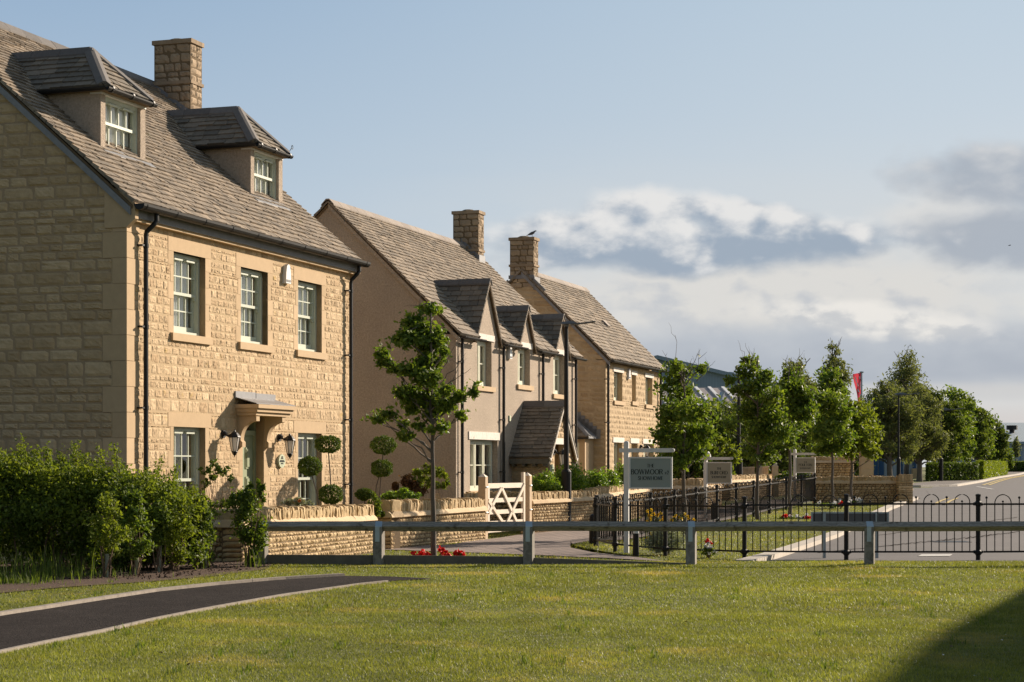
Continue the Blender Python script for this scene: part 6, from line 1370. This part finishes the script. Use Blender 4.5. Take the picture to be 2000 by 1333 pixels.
def topiary(label, px, base_px, d, balls, pz=None, stems=None, leaf='box'):
    x = wx(base_px, d); z0 = -1.42; R = thing('topiary', label, 'topiary', (x, d, z0), 0, 'clipped lollipop bushes by the stone house'); k = d/F; m = MB()
    for s in stems or [[(base_px, 1000), (px, balls[0][1])]]: m.tube([(wx(a, d), d+.01*i, wz(b, d)) for i, (a, b) in enumerate(s)], .011, 6)
    if stems != []: m.build('stem', 'bark', R)
    for (bx, by, rx, ry) in balls:
        lm = MB(); c = np.array([wx(bx, d), d, wz(by, d)]); r = np.array([rx*k, rx*k, ry*k])*1.10; u = RG.normal(size=(2600, 3)); u /= np.linalg.norm(u, axis=1)[:, None]; u2 = u*(RG.uniform(.5, 1.0, (2600, 1))**.35)*(1+.07*np.sin(u[:, :1]*7+bx)*np.cos(u[:, 2:]*6)+RG.normal(0, .02, (2600, 1)))
        leaf_quads(lm, c+u2*r, .017, .1, .6, out=u*.5); lm.build('clipped_ball', leaf, R)
topiary('single round topiary ball on a stem beside the right corner of the stone house', 640, 648, 31.4, [(640, 868, 24, 16)], stems=[[(648, 1000), (645, 930), (641, 880)]])
topiary('topiary ball on a leaning stem in front of the right ground floor window', 606, 626, 30.6, [(606, 911, 22, 18)], stems=[[(626, 1005), (618, 960), (608, 925)]])
topiary('low clipped topiary globe sitting behind the wall coping', 646, 646, 30.8, [(646, 966, 22, 18)], stems=[[(646, 1005), (646, 975)]])
topiary('two tiered topiary with a pair of crossing stems beside the rendered gable', 748, 735, 33.6, [(748, 870, 24, 17), (746, 915, 20, 16)], stems=[[(731, 1005), (735, 950), (742, 925)], [(739, 1005), (742, 960), (744, 930)], [(747, 900), (748, 885)]])
topiary('small round clipped bush low behind the gap in the garden walls', 712, 712, 33.4, [(712, 966, 17, 11)], stems=[[(712, 1010), (712, 975)]])
topiary('shallow clipped bronze bush under the bedroom side wall', 770, 770, 34.8, [(772, 950, 6, 8)], stems=[[(771, 985), (772, 955)]], leaf='redleaf')
shrub('bush', 'loose variegated shrub against the rendered gable behind the maple trunk', 838, 35.2, [(822, 925, 18, 14), (840, 915, 16, 12), (862, 925, 16, 12), (812, 945, 18, 14), (868, 948, 12, 12), (845, 945, 18, 14)], 'leafC', 1500, .036, 14, clumps=10, sr=.006)
shrub('bush', 'bronze leaved shrub left of the loose variegated shrub', 800, 35.0, [(800, 945, 18, 16), (815, 960, 16, 12)], 'redleaf', 1300, .03, 6)
shrub('bush', 'low bright green planting on top of the wall left of the maple trunk', 785, 34.2, [(768, 968, 14, 9), (790, 965, 18, 10), (810, 970, 14, 8), (755, 975, 10, 12)], 'laurel', 1700, .028, 6)
shrub('bush', 'small orange flowering clump behind the wall coping beside the leaning topiary', 580, 30.2, [(565, 982, 16, 6), (585, 980, 16, 7), (600, 984, 12, 5)], 'silver', 900, .022, 4, extra=([(582, 977), (588, 978), (594, 980), (577, 980)], 'orangefl', .03))
shrub('bush', 'green planting filling the gap between the two front walls', 735, 32.6, [(735, 985, 14, 20), (740, 1000, 10, 14)], 'leafB', 900, .026, 4)
LG = 'round laurel bushes behind the wall right of the gate'
for i, (px, py, rx, ry, d, lb) in enumerate([(1064, 943, 26, 22, 41.2, 'bright laurel bush directly right of the oak gate post'), (1112, 933, 32, 28, 42.6, 'largest bright laurel bush, standing behind the street lamp base'), (1160, 938, 26, 22, 44.0, 'rounded laurel bush between the lamp and the far cottage downpipe'), (1192, 938, 20, 21, 45.0, 'rounded laurel bush half way to the sage sign post'), (1216, 930, 14, 28, 46.0, 'narrow laurel bush right behind the sage sign post')]):
    shrub('laurel_bush', lb, px, d, [(px, py+1, rx*.95, ry*.82), (px, py+13, rx, ry*.6)], 'laurel', int(rx*ry*5.0), .034, 5, LG, sig=.30, clumps=30, wide=.5)
shrub('bush', 'silvery cotton lavender mound behind the front railings', 1302, 30.9, [(1285, 1060, 26, 17), (1318, 1060, 24, 18), (1302, 1045, 30, 14)], 'silver', 6500, .016, 4, sig=.25, clumps=30)
shrub('flowering_plant', 'tall yellow flowering plant inside the railings right of the sage sign', 1285, 31.6, [(1272, 1030, 12, 26), (1284, 1025, 12, 22), (1325, 1020, 16, 16), (1300, 1030, 14, 18)], 'stem', 900, .03, 14, sr=.004, wide=.2, extra=([(1264, 998), (1272, 997), (1276, 1004), (1268, 1008), (1283, 1006), (1288, 1002), (1295, 1010), (1292, 1016), (1270, 1014), (1264, 1018), (1318, 1008), (1325, 1010), (1336, 1004), (1341, 1008), (1343, 1012), (1330, 1014), (1311, 1016), (1355, 1016), (1270, 1043), (1262, 1052)], 'yellowfl', .036), cat='plant')
FG = 'red geranium clumps at the foot of the maple'
for lb, px, d, pts in (('red geranium clump left of the maple trunk', 826, 28.15, [(808, 1081), (816, 1085), (820, 1080), (828, 1078), (834, 1082), (840, 1084), (832, 1088), (842, 1090), (824, 1086)]),
    ('red geranium clump just right of the maple trunk', 866, 28.2, [(860, 1073), (866, 1073), (872, 1079), (869, 1085), (877, 1085), (881, 1091), (864, 1080)]), ('red geranium clump farthest right of the maple trunk', 897, 28.1, [(888, 1083), (893, 1079), (898, 1078), (905, 1080), (903, 1085), (895, 1086), (902, 1089), (907, 1083)])):
    cx = sum(p[0] for p in pts)/len(pts); shrub('geranium', lb, cx, d, [(cx, 1092, 15, 7), (cx, 1086, 10, 6)], 'leafB', 600, .02, 4, FG, extra=(pts, 'redfl', .045), cat='flowers')
shrub('flower_bed', 'red and white flower clump inside the railings behind the knee rail post', 1381, 29.9, [(1380, 1078, 16, 6), (1382, 1070, 10, 8)], 'leafB', 450, .018, 3, None, extra=([(1379, 1058), (1383, 1060), (1376, 1066), (1380, 1068), (1386, 1068), (1375, 1072), (1382, 1078), (1394, 1075), (1397, 1078), (1388, 1070)], 'whitefl', .035), cat='flowers')
shrub('flower_bed', 'crimson flowers mixed in the clump behind the knee rail post', 1383, 29.8, [(1383, 1072, 10, 5)], 'leafB', 200, .018, 3, None, extra=([(1378, 1057), (1382, 1056), (1386, 1060), (1388, 1071)], 'redfl', .03), cat='flowers')
for lb, px, py, d, fl in (('small bed of red and white flowers at the foot of the slender young tree', 1547, 1011, 46.6, 'whitefl'), ('white flowers by the thin stemmed young tree', 1618, 985, 52.6, 'whitefl'), ('pink and white flowers against the broad far wall', 1658, 979, 55.2, 'whitefl')):
    shrub('flower_bed', lb, px, d, [(px, py+2, 26, 4)], 'leafB', 500, .03, 3, 'flower beds round the young trees', extra=([(px+random.uniform(-26, 30), py+random.uniform(-6, 3)) for _ in range(11)], fl, .055), cat='flowers')
for px, py, d in ((1532, 1009, 46.5), (1576, 1012, 46.5), (1642, 984, 52.5)):
    shrub('flower_bed', {1532: 'single red flower head left of the slender young tree stem', 1576: 'red flower head nearest the back of the street name sign', 1642: 'red flower head below the thin stemmed tree'}[px], px, d, [(px, py+3, 6, 3)], 'leafB', 120, .025, 2, None, extra=([(px, py-2), (px+2, py-1), (px-2, py)], 'redfl', .05), cat='flowers')
shrub('bush', 'orange and green planting behind the pier of the far wall', 1712, 58.5, [(1706, 935, 12, 6), (1724, 936, 12, 5)], 'redleaf', 700, .05, 3)
shrub('bush', 'dark planting in front of the tall smooth gate pillar', 1560, 64, [(1530, 930, 18, 8), (1570, 928, 18, 8)], 'leafB', 900, .06, 3)

# new timber garden fence and its posts
def board_fence():
    R = thing('timber_fence', 'pale close boarded timber fence between pointed posts in the far gardens', 'fence', (wx(1450, 64), 64, -1.1)); d = 66
    for i, (px, w) in enumerate(((1482, 5), (1511, 9))):
        m = MB(); x = wx(px, d); ww = w/2*d/F*1.0+.02; z1 = wz(905 if i else 907, d); m.box(x-ww, x+ww, d-.35-ww, d-.35+ww, -1.2, z1-.10, .4); c = [(x-ww, d-.35-ww, z1-.10), (x+ww, d-.35-ww, z1-.10), (x+ww, d-.35+ww, z1-.10), (x-ww, d-.35+ww, z1-.10), (x, d-.35, z1)]; m.add(c, [(0, 1, 4), (1, 2, 4), (2, 3, 4), (3, 0, 4)], .6); m.build('post', 'oak', R)
    for (a, b, ya, yb, zz) in ((1447, 1474, 916, 912, 0), (1485, 1501, 915, 911, 0)):
        m = MB(); n = int((b-a)/3.2)
        for i in range(n):
            p, q = a+(b-a)*i/n, a+(b-a)*(i+1)/n-.35; y = ya+(yb-ya)*i/n; m.box(wx(p, d), wx(q, d), d-.02+.01*(i % 2), d+.01+.01*(i % 2), -1.1, wz(y, d), random.random())
        m.obox(((wx(a, d)+wx(b, d))/2, d, wz((ya+yb)/2, d)), (1, 0, .03), (0, 1, 0), (0, 0, 1), (wx(b, d)-wx(a, d))/2, .04, .03, .9); m.build('fence_panel', 'oak', R)
board_fence()

# ================================================================== DISTANT INDUSTRIAL BUILDINGS
def shed_a():
    d = 175; R = thing('warehouse', 'large blue grey gabled warehouse rising behind the far cottage', 'warehouse', (wx(1280, d), d, -1.0)); k = d/F
    pk = (wx(1283, d), wz(702, d)); rt = (wx(1560, d), wz(768, d)); lf = (2*pk[0]-rt[0], rt[1]); m = MB()
    m.prism([(lf[0], d, -1.1), (rt[0], d, -1.1), (rt[0], d, rt[1]), (pk[0], d, pk[1]), (lf[0], d, lf[1])], (0, 40, 0), .5); m.build('wall', 'cladblue', R)
    m = MB()
    for a, b in ((lf, pk), (pk, rt)): m.prism([(a[0], d-.5, a[1]), (b[0], d-.5, b[1]), (b[0], d-.5, b[1]+.35), (a[0], d-.5, a[1]+.35)], (0, 41, 0), .5)
    m.build('roof', 'cladblue', R)
    for (px, py, w, h) in ((1375, 712, 24, 11), (1430, 727, 18, 7)):
        x = wx(px, d); z = wz(py+h*.7, d); m = MB(); m.prism([(x-w*k/2, d+1, z-.3), (x+w*k/2, d+1, z-.6), (x+w*k/2*.9, d+1, z+h*k*.4), (x+w*k*.25, d+1, z+h*k*.8), (x-w*k*.2, d+1, z+h*k*.9), (x-w*k/2, d+1, z+h*k*.5)], (0, 4, 0), .3); m.build('roof_vent', 'cladblue', R)
shed_a()
def shed_b():
    R = thing('workshop', 'low workshop with a ribbed sheet roof and blue eaves behind the young trees', 'workshop', (wx(1400, 118), 118, -1.0)); d0, d1 = 118, 134
    z0, z1 = wz(813, d0), wz(758, d1); xa, xb = wx(1255, d0), wx(1545, d0); m = MB(); m.prism([(xa, d0, z0), (xb, d0, z0), (xb+1.5, d1, z1), (xa, d1, z1)], (0, 0, -.15), .5)
    L_ = math.hypot(d1-d0, z1-z0)
    x = xa
    while x < xb: m.prism([(x, d0-.02, z0+.002), (x+.22, d0-.02, z0+.002), (x+.22, d1, z1+.002), (x, d1, z1+.002)], (0, 0, .10), .9, 1); x += .95
    m.build('roof', ['sheetroof', 'white'], R); m = MB(); m.box(xa, xb, d0-.3, d0-.05, z0-.3, z0-.02); m.build('gutter', 'blue', R)
    m = MB(); m.box(xa, xb, d0+.3, d1, -1.1, z0-.2); m.build('wall', 'cladpale', R); m = MB(); x = wx(1408, 121); zz = wz(776, 121); m.tube([(x, 121, zz-1.2), (x, 121, zz), (x+.1, 121, zz+.3)], .16, 10); m.build('flue', 'galv', R)
shed_b()
def shed_c():
    d = 138; R = thing('trade_unit', 'pale grey clad trade unit partly hidden behind the roadside trees', 'building', (wx(1760, d), d, -1.0)); m = MB(); x0, x1 = wx(1688, d), wx(1796, d)
    m.box(x0, x1, d, d+16, -1.1, 3.2, .5); m.build('wall', 'cladpale', R)
    for px, w in ((1702, 12), (1718, 8), (1758, 5), (1784, 5)): m = MB(); m.box(wx(px, d), wx(px+w, d), d-.06, d-.003, -.7, 1.9, .5, 0); m.box(wx(px, d)-.07, wx(px, d), d-.1, d-.003, -.9, 2.0, .5, 1); m.build('window', ['blue', 'blue'], R)
    m = MB(); m.box(x1-.6, x1+.1, d-.3, d+.1, -1.1, -.2, .5); m.build('plinth', 'gstone', R)
shed_c()
def shed_d():
    R = thing('warehouse', 'distant pale warehouse with a light sheet roof at the right edge', 'warehouse', (wx(2010, 250), 250, -.7)); d0, d1 = 250, 268; z0, z1 = wz(863, d0), wz(826, d1); xa, xb = wx(1945, d0), wx(2170, d0)
    m = MB(); m.box(xa, xb, d0, d1+16, -.8, z0, .5); m.build('wall', 'cladpale', R); m = MB(); m.prism([(xa, d0-.3, z0), (xb, d0-.3, z0), (xb, d1, z1), (xa-1, d1, z1)], (0, 0, -.2), .5); m.build('roof', 'greyroof', R)
    m = MB(); m.box(xa, xb, d0-.5, d0-.3, z0-.35, z0+.0); m.box(wx(1993, d0), wx(1996, d0), d0-.1, d0-.003, -.7, z0-.36); m.build('trim', 'cladblue', R)
    m = MB(); x = wx(1976.5, 258); z = wz(850, 258); m.tube([(x, 258, z-1), (x, 258, z+.7)], .35, 10); m.tube([(x, 258, z+.7), (x, 258, z+1.3)], .75, 10); m.build('roof_flue', 'iron', R)
shed_d()

# ================================================================== GRASS
def grass():
    def field(N, y0, y1, xr, h, w, rej=None):
        y = np.sqrt(RG.uniform(y0**2, y1**2, N)); x = RG.uniform(-1, 1, N)*xr*y*1.0; k = np.ones(N, bool)
        if rej is not None: k = rej(x, y)
        x, y = x[k], y[k]; n = len(x); pat = .5+.5*np.sin(x*1.9+2.2*np.sin(y*.8))*np.sin(y*1.4+1.5*np.sin(x*.7)); hh = RG.uniform(.55, 1.25, n)*h*(.7+.5*pat)
        z = gz(y)-.008; th = RG.uniform(0, 2*math.pi, n); lean = RG.uniform(.1, .9, n)*hh; ww = RG.uniform(.6, 1.2, n)*w
        B = np.stack([x, y, z], -1); s = np.stack([np.cos(th), np.sin(th), np.zeros(n)], -1)*ww[:, None]; t2 = th+RG.uniform(-1.5, 1.5, n)+math.pi/2
        T = B+np.stack([np.cos(t2)*lean, np.sin(t2)*lean, hh], -1)
        return np.stack([B-s, B+s, T], 1).reshape(-1, 3), np.repeat(np.clip(RG.beta(1.5, 2.0, n)*.9+.15*(pat-.5), 0, 1), 3), n
    path = np.array(PATH_POLY); bed = np.array(g2([(-300, 1175), (0, 1156), (130, 1145), (300, 1134), (420, 1123), (520, 1110)])+[(-3.2, 27), (-9, 27)])
    rej = lambda x, y: ~inpoly(x, y, path) & ~inpoly(x, y, bed) & ~((y > 24.88) & (y < 25.12) & (x < 2.4))
    m = MB()
    for N, y0, y1, h, w in ((420000, 10.3, 17, .023, .0032), (360000, 17, 26.6, .026, .0048)):
        v, r, n = field(N, y0, y1, .36, h, w, rej); m.add(v, np.arange(3*n).reshape(n, 3), r)
    o = m.build('lawn_grass', 'grass'); tag(o, 'mown sunlit grass of the foreground lawn with dry yellow patches', 'grass', kind='stuff')
    drv = np.array(list(drv_l)+list(drv_r)[::-1]); rd = np.array([(3.15, 27.0)]+KL+[(40, 70), (40, 27)])
    wallp = np.array([(-3.7, 25.3), (-2.2, 31.9), (-2.2, 32.6), (-.4, 37.3), (-2, 41), (-9, 30)])
    rej2 = lambda x, y: ~inpoly(x, y, drv) & ~inpoly(x, y, rd) & ~inpoly(x, y, wallp) & (x < 12)
    m = MB(); v, r, n = field(230000, 26.6, 56, .25, .030, .010, rej2); m.add(v, np.arange(3*n).reshape(n, 3), r)
    o = m.build('green_grass', 'grass'); tag(o, 'mown grass of the railed green and verges beyond the knee rail', 'grass', kind='stuff')
    # long rough grass at the foot of the hedge
    m = MB()
    for (px, py, sp, N, h) in ((10, 1140, 48, 500, .12), (50, 1135, 50, 160, .36), (110, 1128, 50, 130, .30), (495, 1108, 12, 60, .22), (402, 1112, 4, 30, .2), (150, 1128, 60, 200, .14))+tuple((px_, 1103.5+random.uniform(0, 2), 9, 45, .10) for px_ in (740, 1033, 1350, 1698, 560, 640, 700, 800, 850, 905, 960, 1010, 1080, 1130, 1190, 1250))+tuple((random.uniform(60, 1950), random.uniform(1125, 1320), 5, 26, .055) for _ in range(60)):
        c = gp(px, py)
        if inpoly(np.array([c[0]]), np.array([c[1]]), path)[0]: continue
        n = N; x = c[0]+RG.normal(0, sp*c[1]/F, n); y = c[1]+RG.normal(0, .16, n); th = RG.uniform(0, 6.28, n); hh = h*RG.uniform(.35, 1.3, n); B = np.stack([x, y, gz(y)-.01], -1); s = np.stack([np.cos(th), np.sin(th), 0*th], -1)*.004
        ln = np.stack([np.cos(th+1.5), np.sin(th+1.5), 0*th], -1)*(hh*RG.uniform(.1, .5, n))[:, None]; Mp = B+ln*.35+np.stack([0*x, 0*x, hh*.6], -1); T = B+ln+np.stack([0*x, 0*x, hh], -1)
        V = np.stack([B-s, B+s, Mp+s*.8, Mp-s*.8, T], 1).reshape(-1, 3); i = np.arange(n)*5; m.add(V, np.stack([i, i+1, i+2, i+3], -1), np.repeat(RG.random(n), 5)); m.add(V, np.stack([i+3, i+2, i+4], -1), np.repeat(RG.random(n), 5))
    o = m.build('rough_grass', 'roughgrass'); tag(o, 'long rough grass growing up at the foot of the hedge', 'grass', kind='stuff')
    # bark chips and stray leaves
    m = MB(); k = 2600; q = np.column_stack([RG.uniform(-7, -3.0, k), RG.uniform(21.5, 26, k)]); q = q[inpoly(q[:, 0], q[:, 1], bed)]; leaf_quads(m, np.column_stack([q, gz(q[:, 1])+.018]), .022, 1.2, .45)
    o = m.build('bark_chips', 'mulch'); tag(o, 'loose bark chips scattered on the planting bed', 'bark chips', kind='stuff')
    m = MB(); k = 420; y = RG.uniform(10.5, 25, k); x = RG.uniform(-.34, .34, k)*y; kk = rej(x, y); p = np.column_stack([x, y, gz(y)+.018])[kk]; leaf_quads(m, p, .014, 2.5, .6)
    o = m.build('fallen_leaves', 'twig'); tag(o, 'tiny dry leaves and twigs lying in the foreground lawn', 'fallen leaves', kind='stuff')
    m = MB(); k = 260; y = RG.uniform(10.5, 25, k); x = RG.uniform(-.34, .34, k)*y; kk = rej(x, y); p = np.column_stack([x, y, gz(y)+.026])[kk]; leaf_quads(m, p, .008, 2.5, .9)
    o = m.build('clover_flowers', 'whitefl'); tag(o, 'tiny pale clover flowers dotted over the foreground lawn', 'wild flowers', kind='stuff')
grass()
m = MB(); c = gp(1855, 1060); m.box(c[0]-.35, c[0]+.35, c[1]-.3, c[1]+.3, c[2]+.012, c[2]+.020); structure('drain_cover', m, 'iron')
for a, b in (((1600, 1082), (1995, 1040)), ((1700, 1050), (1990, 1012))):
    p, q = gp(*a), gp(*b); m = MB(); n_ = 24; d_ = (q-p)[:2]; d_ /= np.linalg.norm(d_); pts = [p+(q-p)*i/n_+np.array([-d_[1], d_[0], 0])*random.uniform(-.05, .05)+np.array([0, 0, .019]) for i in range(n_+1)]
    for u_, v_ in zip(pts[:-1], pts[1:]): u_[2] = gz(u_[1])+.019; m.quad(u_, v_, v_+np.array([-d_[1]*.05, d_[0]*.05, 0]), u_+np.array([-d_[1]*.05, d_[0]*.05, 0]))
    structure('road_joint', m, 'tarmac')
